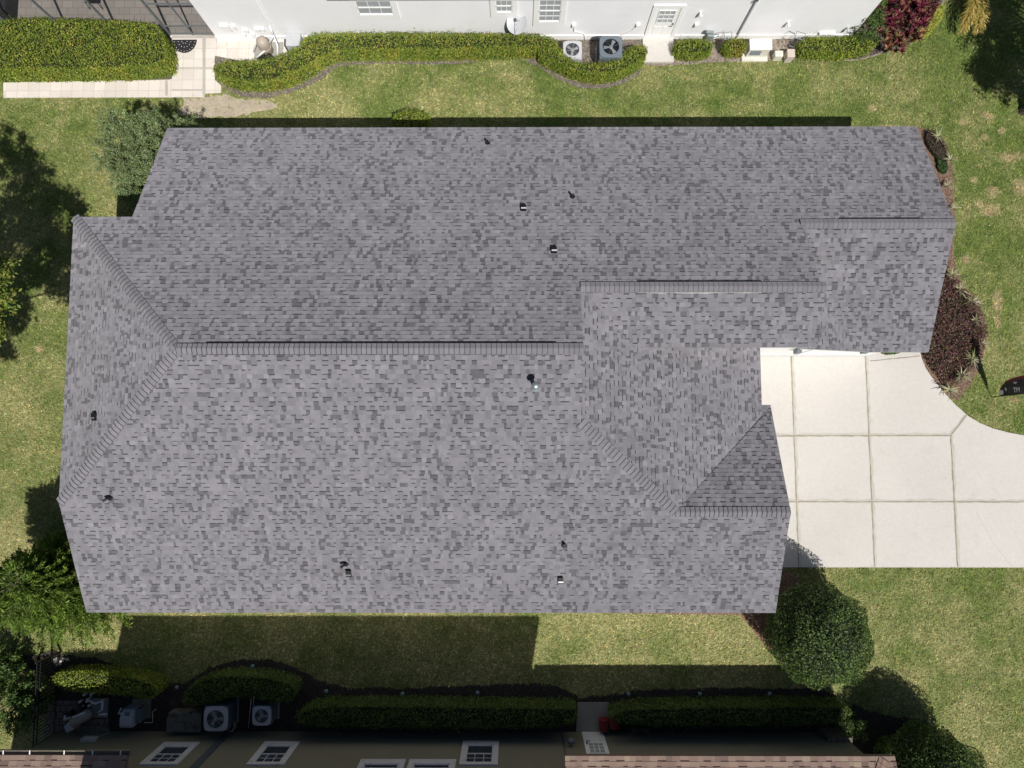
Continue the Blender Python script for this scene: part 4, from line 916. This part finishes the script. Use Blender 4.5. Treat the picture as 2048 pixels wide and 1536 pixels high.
# spiky pale plants
def rosette(nm, n, L, w, pal, seed, arch=.5, up=.6):
    rg = random.Random(seed); b = MB()
    for i in range(n):
        an = 6.283*i/n+rg.uniform(-.25, .25); l = L*rg.uniform(.65, 1.1); e = rg.uniform(up*.5, up*1.3); col = rg.choice(pal); k = rg.uniform(.85, 1.15); col = tuple(c*k for c in col)
        prev = None; x = 0; z = .03
        for s in range(5):
            t = s/4; ang = e-arch*t*2.0; ww = w*(1-t)**.6*(.6+.4*min(1, t*4)) if t < 1 else .002
            p_ = (math.cos(an)*x, math.sin(an)*x, max(z, .02)); q = (-math.sin(an)*ww, math.cos(an)*ww)
            cur = ((p_[0]+q[0], p_[1]+q[1], p_[2]), (p_[0], p_[1], p_[2]-.012), (p_[0]-q[0], p_[1]-q[1], p_[2]))
            if prev: b.quad([prev[0], prev[1], cur[1], cur[0]], col); b.quad([prev[1], prev[2], cur[2], cur[1]], tuple(c*.86 for c in col))
            prev = cur; x += math.cos(ang)*l/4; z += math.sin(ang)*l/4
    return b
PALE = [(.40, .43, .22), (.48, .48, .30), (.27, .33, .13), (.50, .49, .35), (.30, .27, .15)]
protos = []
for v in range(3):
    o = rosette('spider', 17, .42, .024, PALE, 90+v, .38, .7).build('spiky_plant', M_leafdry, origin=(0, 0, 0)); protos.append(o)
spots = [(1876, 272), (1902, 318), (1897, 370), (1909, 415), (1905, 470), (1905, 548), (1920, 580), (1946, 603), (1952, 640), (1967, 688), (1946, 718), (1923, 752), (1900, 780)]
locs = ['at the top of the bed by the roof corner', 'beside the small green tuft', 'at the bed edge below the green tuft', 'just outside the ridge end of the right gable', 'half under the right gable eave', 'where the bed begins to widen', 'on the widening bed above the purple shrub', 'at the upper right edge of the purple shrub', 'peeping out of the purple shrub', 'on the right edge of the purple shrub', 'right below the purple shrub touching the flag shadow', 'between two others below the purple shrub', 'at the driveway curve tip of the bed']
for i, (s_, l_) in enumerate(zip(spots, locs)):
    o = protos[i] if i < 3 else protos[i % 3].copy()
    if i >= 3: C.objects.link(o)
    X, Y = G(s_[0], s_[1], .3); o.location = (X, Y, .22); o.rotation_euler = (random.Random(i).uniform(-.1, .1), 0, i*1.7); q = [.95, .9, .7, .7, .6, .9, 1.1, 1.05, .75, .8, 1.15, 1.2, 1.15][i]; o.scale = (q, q, q)
    tag(o, 'pale striped spiky plant '+l_, 'plant', 'pale spiky plants in the east bed')
# red ti plants
tip = []
RP = [[(.17, .025, .045), (.24, .05, .06), (.11, .018, .035), (.30, .17, .09)], [(.34, .18, .08), (.46, .30, .15), (.20, .06, .05), (.12, .12, .04)], [(.19, .03, .06), (.27, .06, .08), (.13, .02, .04), (.36, .20, .12)]]
for v in range(3): tip.append(rosette('ti', 13, .30, .04, RP[v], 120+v, .3, 1.1).build('red_leaf_plant', M_leafdry, origin=(0, 0, 0)))
rr = random.Random(4); k = 0
tp = [(1762, 48), (1782, 75), (1795, 98), (1808, 98), (1780, 92), (1828, 75), (1840, 72), (1852, 42), (1862, 28), (1792, 35), (1812, 15), (1826, 33), (1772, 30), (1760, 60), (1770, 80), (1848, 10), (1818, 4), (1775, 62), (1770, 40), (1790, 85), (1800, 68), (1785, 20), (1812, 45), (1800, 25), (1822, 62), (1835, 42), (1820, 22), (1845, 22), (1806, 6), (1832, 4), (1858, 5), (1782, 0), (1808, 84), (1790, 48), (1845, 60), (1760, 12), (1862, -12), (1835, -14), (1805, -14)]
for i, q in enumerate(tp):
    v = 1 if (q[1] > 55 and i % 3) else (0, 2)[i % 2]
    o = tip[v] if not tip[v].get('used') else tip[v].copy()
    if tip[v].get('used'): C.objects.link(o)
    tip[v]['used'] = 1
    h = rr.uniform(.2, .7); X, Y = G(q[0], q[1], h+.2); o.location = (X, Y, h); o.rotation_euler = (rr.uniform(-.25, .25), rr.uniform(-.25, .25), rr.uniform(0, 6)); s_ = rr.uniform(.8, 1.25); o.scale = (s_, s_, s_)
    tag(o, ('orange and red' if v == 1 else 'dark crimson')+' broad leaved plant in the clump at the white house corner', 'plant', 'orange tinted red leaved plants' if v == 1 else 'crimson leaved plants')
for o in tip:
    if 'used' in o: del o['used']
for o in list(C.objects):
    if 'used' in o.keys(): del o['used']
rm = smooth_poly([G(*p) for p in [(1745, -30), (1752, 30), (1762, 70), (1780, 96), (1806, 100), (1835, 78), (1855, 48), (1872, 10), (1880, -30)]], 2)
low_mass('red_leaf_shrub', rm, .42, 5200, [(.13, .02, .04), (.08, .018, .03), (.05, .03, .02), (.20, .035, .06), (.22, .10, .05), (.03, .05, .02)], .13, 'low crimson undergrowth filling the clump of red leaved plants', 'shrub', 86)
# golden palm at the top edge
def palm():
    rg = random.Random(9); bx, by = G(1962, -36, 1.0); t = empty('golden_palm', (bx, by, 0), 'golden yellow feathery palm hanging in at the top edge', 'palm'); b = MB(); b.tube([(bx, by, 0), (bx, by, .8)], [.10, .07], 9); b.build('trunk', M_bark, t)
    for i, an in enumerate([-1.78, -1.55, -1.40, -1.9, 2.6, .5, .9, 1.3, 1.8, 2.2]):
        f = MB(); L = 1.75 if i < 4 else 1.4; prev = None
        for s in range(46):
            u = s/45; x = bx+math.cos(an)*L*u; y = by+math.sin(an)*L*u; z = .8+.5*u-.9*u*u
            for sg in (-1, 1, -1, 1):
                a2 = an+sg*rg.uniform(.25, .95); l = (.36*math.sin(math.pi*(.15+.8*u))+.05)*rg.uniform(.7, 1.1); dz = rg.uniform(-.12, .16)
                ex, ey = x+math.cos(a2)*l, y+math.sin(a2)*l; w = .013; nx, ny = -math.sin(a2)*w, math.cos(a2)*w
                c_ = rg.choice([(.50, .36, .08), (.42, .33, .09), (.60, .44, .13), (.30, .28, .06)])
                f.quad([(x, y, z), ((x+ex)/2+nx, (y+ey)/2+ny, z+dz*.6+.01), (ex, ey, z+dz-.05), ((x+ex)/2-nx, (y+ey)/2-ny, z+dz*.6)], c_)
            if prev: f.tube([prev, (x, y, z)], .012, 4, col=(.35, .3, .1), cap=False)
            prev = (x, y, z)
        f.build('frond', M_leafdry, t)
palm()

# ------------------------------------------------------------ equipment
def ac_unit(x, y, w, h, mtop, mside, label, seed, well=True, blades_=3, rot0=.4):
    t = empty('air_conditioner', (x, y, 0), label, 'air conditioner'); hw_ = w/2
    b = MB(); b.box(x-hw_-.06, x+hw_+.06, y-hw_-.06, y+hw_+.06, .0, .07); b.build('pad', M_concgrey, t)
    b = MB(); b.box(x-hw_, x+hw_, y-hw_, y+hw_, .07, h-.06)
    n = int(w/.05)
    for i in range(n):
        q = -hw_+.03+(w-.06)*i/(n-1)
        for (xa, xb, ya, yb) in ((x+q-.008, x+q+.008, y-hw_-.015, y-hw_), (x+q-.008, x+q+.008, y+hw_, y+hw_+.015), (x-hw_-.015, x-hw_, y+q-.008, y+q+.008), (x+hw_, x+hw_+.015, y+q-.008, y+q+.008)): b.box(xa, xb, ya, yb, .1, h-.08)
    b.build('cabinet', mside, t)
    # top ring with a round opening
    R0 = w*.37; b = MB(); n = 40; outer = []; inner = []
    for i in range(n):
        a = 2*math.pi*i/n; ca, sa = math.cos(a), math.sin(a); e = 5; k = (abs(ca)**e+abs(sa)**e)**(-1/e)
        outer.append((x+ca*k*hw_*1.02, y+sa*k*hw_*1.02)); inner.append((x+ca*R0, y+sa*R0))
    for i in range(n):
        j = (i+1) % n; b.quad([(*inner[i], h), (*outer[i], h-.01), (*outer[j], h-.01), (*inner[j], h)]); b.quad([(*outer[i], h-.01), (*outer[i], h-.08), (*outer[j], h-.08), (*outer[j], h-.01)]); b.quad([(*inner[j], h), (*inner[j], h-.056), (*inner[i], h-.056), (*inner[i], h)], mi=1)
    tp_ = b.build('top_panel', [mtop, M_acwell], t)
    b = MB(); b.lathe([(.001, 0), (R0, 0)], x, y, 30, z=h-.057); b.build('fan_well', M_acwell, t)
    b = MB()
    for i in range(blades_):
        a = rot0+i*6.283/blades_; pts = []
        for (r, da, dz) in ((.05, -.5, 0), (R0*.9, -.26, -.012), (R0*.93, .28, .012), (.05, .6, .008)): pts.append((x+math.cos(a+da)*r, y+math.sin(a+da)*r, h-.035+dz))
        b.quad(pts)
    b.lathe([(.075, -.03), (.075, .0), (.05, .012)], x, y, 16, z=h-.025); b.build('fan', M_fan, t)
    b = MB()
    for r in np.linspace(R0*.3, R0, 6): b.tube([(x+math.cos(a)*r, y+math.sin(a)*r, h+.004) for a in np.linspace(0, 6.283, 33)], .0028, 4, cap=False)
    for i in range(6): a = i*math.pi/3+.26; b.tube([(x, y, h+.006), (x+math.cos(a)*R0, y+math.sin(a)*R0, h+.004)], .004, 4)
    b.build('fan_guard', mtop, t)
x, y = G(1145, 100, .7); ac_unit(x, y+.02, .72, .7, M_acgrey, M_acgrey, 'small pale grey air conditioner by the white wall, left of the dark one', 1)
x, y = G(1222, 93, 1.0); ac_unit(x, y, .86, 1.0, M_acdark, M_acdark, 'larger dark steel air conditioner by the white wall', 2, rot0=1.1)
x, y = G(431, 1438, .95); ac_unit(x, y, .84, .95, M_acgrey, M_acdark, 'larger condenser with light lid in the shade by the olive wall', 3, rot0=2.0)
x, y = G(523, 1432, .8); ac_unit(x, y, .66, .8, M_acgrey, M_acdark, 'smaller condenser with light lid in the shade, beside two thin poles', 4, rot0=1.9)
# filter with pipes north
def filt(x, y, label, lean, tankm, s=1):
    t = empty('pool_filter', (x, y, 0), label, 'pool equipment'); b = MB(); b.lathe([(.2, .08), (.24, .12), (.24, .7), (.20, .82), (.12, .9), (.05, .92)], x, y, 22); b.tube([(x+.25*math.cos(k), y+.25*math.sin(k), .45) for k in np.linspace(0, 6.283, 25)], .015, 6, cap=False); b.build('tank', tankm, t, smooth=True)
    b = MB(); b.tube([(x-.55, y-.05, .12), (x-.3, y+.12, .55), (x-.1, y+.2, .62)], .04, 8); b.tube([(x-.45, y-.38, .2), (x-.1, y-.3, .45), (x+.05, y-.2, .5)], .04, 8); b.tube([(x-.45, y-.38, .2), (x-.35, y-.55, .1)], .04, 8)
    b.tube([(x+.2, y+.1, .5), (x+.45, y+.25, .7), (x+.5, y+.05, .4), (x+.42, y-.25, .12)], .045, 8); b.tube([(x+.42, y+.3, .75), (x+.38, y+.5, 1.0)], .045, 8); b.build('pipework', M_pvc, t, smooth=True)
    b = MB(); b.lathe([(.13, .1), (.15, .2), (.13, .32), (.05, .36)], x+.12, y-.35, 16); b.tube([(x-.35, y-.32, .2), (x+.1, y-.34, .2)], .1, 12); b.build('pump', M_black, t)
    b = MB(); b.box(x-.55, x+.6, y-.5, y+.4, .03, .06); b.build('pad', M_concgrey, t)
x, y = G(528, 93, .5); filt(x, y+.05, 'beige pool filter tank with white pipes by the white wall', 0, M_beige)
x, y = G(588, 88, .5); t = empty('pool_heater', (x, y, 0), 'pale grey box with a dark front beside the pool filter', 'pool equipment'); b = MB(); b.box(x-.25, x+.32, y-.22, y+.3, .04, .75); b.build('cabinet', M_acgrey, t, bevel=.02); b = MB(); b.box(x-.36, x-.25, y-.12, y+.15, .1, .6); b.build('control_cover', M_black, t, bevel=.01)
# south pool equipment
x, y = G(165, 1436, .6); t = empty('pool_filter', (x, y, 0), 'long beige pool filter with white pipes on brown pavers in the shade', 'pool equipment')
b = MB(); b.tube([(x-.5, y-.28, .5), (x-.42, y-.24, .5), (x+.1, y+.08, .42), (x+.2, y+.14, .4)], [.12, .19, .19, .1], 16); b.build('tank', M_beige, t, smooth=True)
b = MB(); b.box(x-.62, x-.3, y-.5, y-.15, .25, .68, rot=.5, tx=.2, ty=.2); b.build('hood', M_acgrey, t, bevel=.03)
b = MB()
for (dx, dy, hh) in ((-.15, .72, .35), (.08, .72, .3), (-.33, .45, .3), (-.22, .3, .3), (0, .3, .28), (-.02, .55, .35), (-.1, .44, .25)): b.tube([(x+dx, y+dy, .03), (x+dx, y+dy, hh)], .045, 8)
for pts in ([(x+.1, y+.55, .4), (x+.35, y+.45, .45), (x+.62, y+.55, .4)], [(x+.62, y+.6, .45), (x+.62, y+.25, .45), (x+.45, y+.12, .4)], [(x-.85, y-.18, .3), (x-.7, y-.12, .3), (x-.62, y-.1, .3)], [(x-.83, y-.18, .3), (x-.83, y-.02, .3)], [(x+.55, y+.08, .5), (x+.85, y+.1, .5)], [(x-.4, y+.0, .55), (x-.1, y+.12, .6), (x+.1, y+.2, .6)]): b.tube(pts, .042, 8)
b.build('pipework', M_pvc, t, smooth=True); b = MB(); b.lathe([(.14, .05), (.15, .25), (.08, .33)], x-.28, y+.25, 14); b.tube([(x-.9, y-.1, .2), (x-.6, y+.05, .2)], .1, 12); b.build('pump', M_black, t)
b = MB(); b.box(x+.0, x+.6, y-.2, y+.5, .035, .05); b.build('pad', M_concgrey, t)
x, y = G(255, 1437, .6); t = empty('pool_heater', (x, y, 0), 'grey heat pump with a rounded lid in the shade right of the beige filter', 'pool equipment')
b = MB()
prof = [(-.30, .05), (-.30, .5), (-.22, .62), (-.05, .70), (.2, .72), (.30, .66), (.30, .05)]
for i in range(len(prof)-1):
    a, c = prof[i], prof[i+1]; b.quad([(x-.22, y-a[0], a[1]), (x+.22, y-a[0], a[1]), (x+.22, y-c[0], c[1]), (x-.22, y-c[0], c[1])])
for xx in (x-.22, x+.22): b.quad([(xx, y-a[0], a[1]) for a in prof])
b.build('shell', M_acgrey, t); b = MB(); b.box(x-.06, x+.08, y+.12, y+.24, .64, .7); b.box(x+.22, x+.42, y-.2, y+.28, .05, .5); b.build('side_panel', M_acdark, t, bevel=.01)
b = MB(); b.box(x-.15, x+.55, y-.2, y+.5, .02, .06); b.build('pad', mat('mossy slab', (.22, .21, .14), .9, n1=.2, s1=4), t)
b = MB(); b.tube([(x-.25, y+.0, .3), (x-.5, y+.08, .3), (x-.4, y+.25, .3)], .04, 8); b.tube([(x+.4, y-.3, .2), (x+.72, y-.3, .2), (x+.72, y+.1, .25), (x+.85, y+.2, .25)], .014, 6); b.build('pipework', M_pvc, t)
x0, y0 = G(332, 1465, .5); x1, y1 = G(403, 1425, .5)
t = empty('storage_box', ((x0+x1)/2, (y0+y1)/2, 0), 'weathered grey box with a stained lid left of the larger shaded condenser', 'storage box'); b = MB(); b.box(x0+.04, x1-.04, y0+.03, y1-.03, .02, .44); b.build('body', M_wood, t); b = MB(); b.prism([(x0, y0), (x1, y0), (x1, y1), (x0+.22, y1), (x0, y1-.22)], .44, .5); b.build('lid', M_wood, t, bevel=.015)
for i, (a, c, lab) in enumerate((((497, 1456, .1), (500, 1400, 1.1), 'thin pale pole leaning by the smaller condenser, the longer of two'), ((505, 1425, .1), (506, 1396, 1.1), 'thin pale pole leaning by the smaller condenser, the shorter of two'))):
    b = MB(); A = (*G(*a), .1); B_ = (*G(*c), 1.0); b.tube([A, B_], .012, 6); o = b.build('pole', M_cream); tag(o, lab, 'pole')
x, y = G(462, 1452, .2); b = MB(); b.tube([(x-.12, y-.28, .1), (x+.08, y-.15, .22), (x+.18, y+.05, .25), (x+.08, y+.3, .3)], .045, 8); o = b.build('refrigerant_hose', M_beige, smooth=True); tag(o, 'thick pale hose curling beside the larger shaded condenser', 'hose')
b = MB(); x, y = G(202, 1440, .3); b.tube([(x, y+.1, .5), (x-.02, y-.15, .2), (x-.1, y-.4, .1), (x+.2, y-.42, .15), (x+.3, y-.46, .3), (x+.05, y-.5, .5), (x-.35, y-.55, .8)], .008, 5); o = b.build('cable', M_cream); tag(o, 'thin pale cable running from the pool equipment to the box on the olive wall', 'cable')
# generator and boxes north east
x, y = G(1518, 95, .5); t = empty('generator', (x, y, 0), 'cream generator with a louvred front by the white wall', 'generator')
b = MB(); b.box(x-.55, x+.48, y-.32, y+.24, .0, .09); b.build('pad', M_cream, t); b = MB(); b.box(x-.40, x+.42, y-.16, y+.22, .09, .62); b.build('cabinet', M_cream, t, bevel=.015); b = MB(); b.box(x-.43, x+.45, y-.19, y+.25, .62, .70); b.build('lid', M_trim, t, bevel=.02)
b = MB()
for i in range(4): b.box(x-.32, x+.1, y-.18, y-.16, .25+i*.08, .29+i*.08)
b.build('louvre', M_acdark, t)
x, y = G(1558, 107, .35); b = MB(); b.box(x-.17, x+.17, y-.13, y+.12, .0, .38); o = b.build('utility_pedestal', M_cream, bevel=.04); tag(o, 'rounded pale utility box on the grey mulch edge, left of the squarer one', 'utility box')
x, y = G(1581, 108, .35); b = MB(); b.box(x-.15, x+.13, y-.17, y+.14, .0, .42); b.box(x-.16, x+.14, y-.18, y+.15, .42, .45); o = b.build('utility_pedestal', mat('pinkish beige box', (.58, .50, .43), .6, n1=.06, s1=6), bevel=.01); tag(o, 'square pinkish utility box beside the low loose hedge', 'utility box')
def rack(px, py, label, w, ang):
    x, y = G(px, py, .5); b = MB(); c, s = math.cos(ang), math.sin(ang)
    P = lambda a, bb, z: (x+a*c-bb*s, y+a*s+bb*c, z)
    for a in (-w/2, w/2): b.tube([P(a, -.1, 0), P(a, -.06, .8), P(a, .05, .95), P(a, .15, .9)], .014, 6)
    b.tube([P(-w/2, -.06, .8), P(w/2, -.06, .8)], .014, 6); b.tube([P(-w/2, -.09, .3), P(w/2, -.09, .3)], .012, 6); b.tube([P(-w/2, .15, .9), P(w/2, .15, .9)], .014, 6); b.tube([P(0, -.1, 0), P(0, -.06, .8)], .01, 6)
    o = b.build('hose_rack', M_metal); tag(o, label, 'metal rack')
rack(1450, 84, 'metal pipe rack left of the brownish bush by the white wall', .3, .2); rack(1592, 84, 'metal pipe rack right of the cream generator', .35, -.3)
x, y = G(1420, 78, .4); b = MB(); b.box(x-.12, x+.12, y, y+.16, .2, .55); b.tube([(x-.22, y+.1, .7), (x+.05, y+.05, .75)], .07, 12); b.tube([(x, y+.05, 0), (x, y+.05, .2)], .03, 8); b.tube([(x+.12, y+.08, .45), (x+.35, y+.1, .5)], .05, 10); o = b.build('gas_meter', M_metal); tag(o, 'blue grey gas meter with round regulator on the white wall', 'meter')
# satellite dish
t = empty('satellite_dish', (.12, 15.6, 0), 'round grey satellite dish on a short mast in front of the white wall', 'satellite dish'); dx_, dy_ = G(1034, 46, 1.35)
b = MB(); b.lathe([(.01, -.07), (.18, -.045), (.30, -.01), (.40, .04)], 0, 0, 28); M_ = Matrix.Translation((dx_, dy_, 1.35))@Matrix.Rotation(.45, 4, 'X')@Matrix.Rotation(-.25, 4, 'Y'); b.xf(M_); b.f = b.f[:-1]; b.c = b.c[:-1]; b.m = b.m[:-1]; b.build('reflector', M_acgrey, t, smooth=True)
b = MB(); b.tube([(dx_-.05, dy_-.1, 0), (dx_-.02, dy_, 1.28)], .025, 8); b.build('mast', M_metal, t)
b = MB(); b.tube([(dx_-.1, dy_-.38, 1.15), (dx_+.02, dy_-.3, 1.6), (dx_+.03, dy_-.1, 1.7)], .014, 6); b.box(dx_-.02, dx_+.08, dy_-.14, dy_-.04, 1.66, 1.74); b.build('receiver_arm', M_acgrey, t)
# doormat
x, y = G(369, 80, .06); b = MB(); n = 30; pts = [(x+.49*math.cos(math.pi+math.pi*i/n), y+.02+.55*math.sin(math.pi+math.pi*i/n)) for i in range(n+1)]; b.prism(pts, .035, .055); t = b.build('doormat', mat('black rubber mat', (.02, .018, .022), .7, n1=.2, s1=20)); tag(t, 'half round black doormat with cut out scrolls on the pale tiles', 'doormat')
b = MB(); rg_ = random.Random(5)
for ring, cnt in ((.42, 11), (.26, 7), (.12, 4)):
    for i in range(cnt):
        a = math.pi+math.pi*(i+.5)/cnt; cx, cy = x+ring*math.cos(a), y-.01+ring*1.1*math.sin(a); l = .032; a2 = a+.5*(-1)**i
        b.quad([(cx-l*math.cos(a2), cy-l*math.sin(a2), .058), (cx+.012*math.sin(a2), cy-.012*math.cos(a2), .058), (cx+l*math.cos(a2), cy+l*math.sin(a2), .058), (cx-.012*math.sin(a2), cy+.012*math.cos(a2), .058)])
b.build('scroll_cutouts', M_tile, t)
# screen enclosure
t = empty('screen_enclosure', (-16, 18, 0), 'grey aluminium screened cage over the lanai deck at the top left', 'screen enclosure')
pts_ = [-19.85, -17.9, -15.9, -13.84]
for x in pts_:
    b = MB(); b.box(x-.035, x+.035, 16.22, 16.29, .04, 2.75); b.build('post', M_alum, t)
b = MB(); b.box(-12.95, -12.90, 16.22, 16.27, .04, 2.75); b.build('door_post', M_alum, t)
b = MB()
for z in (.10, .62, 2.0, 2.7): b.box(-13.8, -11.95, 16.225, 16.265, z, z+.05)
b.box(-19.9, -13.8, 16.225, 16.265, 2.70, 2.75); b.box(-19.9, -13.8, 16.225, 16.265, .05, .1); b.build('rail', M_alum, t)
b = MB()
for x in pts_: b.box(x-.03, x+.03, 16.3, 24, 2.72, 2.78)
b.build('roof_beam', M_alum, t)
def screen_mat():
    M = bpy.data.materials.new('insect screen'); M.use_nodes = True; N = M.node_tree.nodes; Lk = M.node_tree.links; b = N['Principled BSDF']; b.inputs['Base Color'].default_value = (.03, .03, .035, 1); b.inputs['Roughness'].default_value = .8; b.inputs['Alpha'].default_value = .22; return M
b = MB(); b.quad([(-19.85, 16.24, .1), (-11.95, 16.24, .1), (-11.95, 16.24, 2.7), (-19.85, 16.24, 2.7)]); b.build('screen_mesh', screen_mat(), t)
# patio chair and dark furniture behind the screen
x, y = G(182, -6, .45); t = empty('patio_chair', (x, y, .045), 'dark metal patio chair on the lanai deck', 'chair')
b = MB(); b.box(x-.25, x+.25, y-.24, y+.24, .42, .46); b.build('seat', M_black, t, bevel=.01)
b = MB(); b.box(x-.25, x+.25, y+.24, y+.27, .46, .9); b.build('backrest', M_black, t)
for sx in (-1, 1):
    for sy in (-1, 1): b = MB(); b.tube([(x+sx*.23, y+sy*.22, .42), (x+sx*.26, y+sy*.27, .05)], .014, 6); b.build('leg', M_black, t)
x, y = G(12, 12, .3); b = MB(); b.box(x-.5, x+.32, y-.5, y+1.0, .05, .75, tx=.06, ty=.06); o = b.build('covered_furniture', mat('black cover', (.02, .02, .022), .7, n1=.3, s1=4), bevel=.06); tag(o, 'black covered furniture on the lanai deck at the top left corner', 'furniture')
# fence
t = empty('metal_fence', (*G(75, 1440), 0), 'black metal picket fence beside the brown pavers at the lower left', 'fence'); fx = -17.0
b = MB()
for i in range(26): y = -7.9-i*.115; b.box(fx-.009, fx+.009, y-.009, y+.009, .05, 1.35)
b.build('picket', M_black, t)
b = MB()
for z in (.18, 1.12, 1.3): b.box(fx-.016, fx+.016, -10.8, -7.9, z, z+.03)
b.build('rail', M_black, t); b = MB(); b.box(fx-.03, fx+.03, -7.93, -7.87, 0, 1.4); b.build('post', M_black, t); b = MB(); b.box(fx-.03, fx+.03, -9.35, -9.29, 0, 1.4); b.build('post', M_black, t)
# path lights
proto = None
pl = [(353, 1375, 'left of the arched hedge'), (505, 1333, 'at the top of the arched hedge'), (652, 1383, 'left of three above the long left hedge'), (805, 1388, 'middle of three above the long left hedge'), (955, 1386, 'right of three above the long left hedge'), (1257, 1388, 'just right of the shaded door path'), (1400, 1388, 'above the middle of the right shaded hedge'), (1540, 1388, 'above the right end of the right shaded hedge')]
for (px, py, lab) in pl:
    X, Y = G(px, py, .3)
    if proto is None:
        proto = empty('path_light', (0, 0, 0)); b = MB(); b.tube([(0, 0, 0), (0, 0, .26)], .012, 6); b.build('stake', M_black, proto)
        b = MB(); b.lathe([(.03, 0), (.075, .02), (.075, .03), (.05, .045), (.02, .05)], 0, 0, 18, z=.25); b.build('lamp_head', mat('frosted blue grey lens', (.17, .27, .28), .3), proto, smooth=True); b = MB(); b.lathe([(.02, 0), (.02, .012)], 0, 0, 10, z=.30); b.build('cap', M_metal, proto); o = proto
    else: o = copy_tree(proto)
    o.location = (X, Y, 0.015); tag(o, 'round path light, '+lab, 'path light', 'path lights in the shaded bed')
# red containers and folding stand
x, y = G(1207, 1450, .3); b = MB(); b.box(x-.15, x+.15, y-.2, y+.2, .05, .42); b.box(x-.04, x+.04, y-.14, y+.1, .42, .48); o = b.build('red_can', M_red, bevel=.05); tag(o, 'red plastic can on the shaded door path', 'can')
x, y = G(1230, 1447, .3); b = MB(); b.box(x-.2, x+.15, y-.2, y+.18, .05, .40); b.box(x-.04, x+.04, y-.1, y+.1, .40, .46); o = b.build('red_can', M_red, bevel=.03); tag(o, 'red plastic can half under the right shaded hedge', 'can')
x, y = G(1278, 1462, .4); t = empty('folding_stand', (x, y, 0), 'folded green stand with splayed pale legs behind the right shaded hedge', 'stand'); b = MB(); b.tube([(x, y+.08, .45), (x-.38, y-.1, .5)], .012, 6); b.build('leg', M_metal, t); b = MB(); b.tube([(x+.06, y+.08, .45), (x+.4, y-.06, .5)], .012, 6); b.build('leg', M_metal, t); b = MB(); b.box(x-.25, x+.35, y+.02, y+.12, .1, .48); b.build('frame', mat('dark green paint', (.02, .06, .04), .5), t)
x, y = G(120, 1326, .1); rg_ = random.Random(8)
for i in range(9):
    px, py = 108+rg_.uniform(0, 26), 1316+rg_.uniform(0, 14); X, Y = G(px, py, .05); b = MB(); r = rg_.uniform(.05, .1); ico_core(b, (X, Y, .04), (r, r*.8, r*.6), n=8); o = b.build('white_stone', M_conc); tag(o, 'small pale stone on bare soil just above the sunlit hedge end', 'stone', 'pale stones by the hedge')

# ------------------------------------------------------------ feather flag
X, Y = G(1983, 794); t = empty('feather_flag', (X, Y, 0), 'black feather advertising flag on a pole in the lawn at the right edge', 'flag')
b = MB(); b.tube([(X, Y, 0), (X, Y+.005, 1.2), (X+.01, Y+.02, 2.6), (X+.01, Y+.2, 3.2), (X+.01, Y+.55, 3.45)], [.016, .015, .012, .009, .006], 7); b.build('pole', M_black, t)
b = MB(); prof = [(.42, .03, .06), (.50, .02, .30), (.62, .02, .42), (.85, .02, .55), (1.15, .02, .63), (1.6, .02, .68), (2.2, .03, .70), (2.8, .07, .68), (3.2, .2, .64), (3.45, .52, .60)]
M_flag = mat('black printed flag cloth', (.018, .019, .024), .6, n1=.3, s1=5, trans=.1); M_flagred = mat('dark red printed edge', (.16, .015, .03), .6, n1=.3, s1=5)
for i in range(len(prof)-1):
    (za, ya, yb), (zc, yc, yd) = prof[i], prof[i+1]; w0, w1 = .02*math.sin(za*5), .02*math.sin(zc*5)
    n = 6
    for j in range(n):
        f0, f1 = j/n, (j+1)/n
        q = lambda y0, y1, f, z, w: (X+w*f+.03*math.sin(f*5+z*2), Y+y0+(y1-y0)*f, z)
        b.quad([q(ya, yb, f0, za, w0), q(ya, yb, f1, za, w0), q(yc, yd, f1, zc, w1), q(yc, yd, f0, zc, w1)], mi=1 if j >= 5 and i > 1 else 0)
fl = b.build('flag_cloth', [M_flag, M_flagred], t)
M_ft = mat('white print', (.62, .64, .68), .6); M_fr = mat('pink print', (.45, .18, .22), .6)
def text(s_, size, z, y, m_, nm='printed_text'):
    cu = bpy.data.curves.new('t', 'FONT'); cu.body = s_; cu.size = size; cu.extrude = .001; cu.offset = .004
    tmp = bpy.data.objects.new('t', cu); C.objects.link(tmp); dg = bpy.context.evaluated_depsgraph_get(); me = bpy.data.meshes.new_from_object(tmp.evaluated_get(dg)); bpy.data.objects.remove(tmp)
    # letters run up the pole, readable from the west
    for v in me.vertices: a, c_, d_ = v.co; yy = y+c_; zz = z+a; f = (yy-.02)/max(.05, .62); v.co = (-.03-d_+.02*0, yy, zz)
    me.materials.clear(); me.materials.append(m_); o = bpy.data.objects.new(nm, me); C.objects.link(o); o.parent = fl; o.location = (X, Y, 0); o.location = Vector((X, Y, 0))-Vector(t.location); return o
for o_ in (text('TM', .24, 1.22, .10, M_ft), text('Supr', .10, 1.25, .42, M_ft)): pass
b = MB(); b.prism([(X-.036, Y+.05), (X-.032, Y+.05), (X-.032, Y+.22), (X-.036, Y+.22)], .48, .70); b.quad([(X-.034, Y+.14, .85), (X-.034, Y+.26, .88), (X-.034, Y+.30, .78)]); b.build('printed_picture', M_ft, fl)
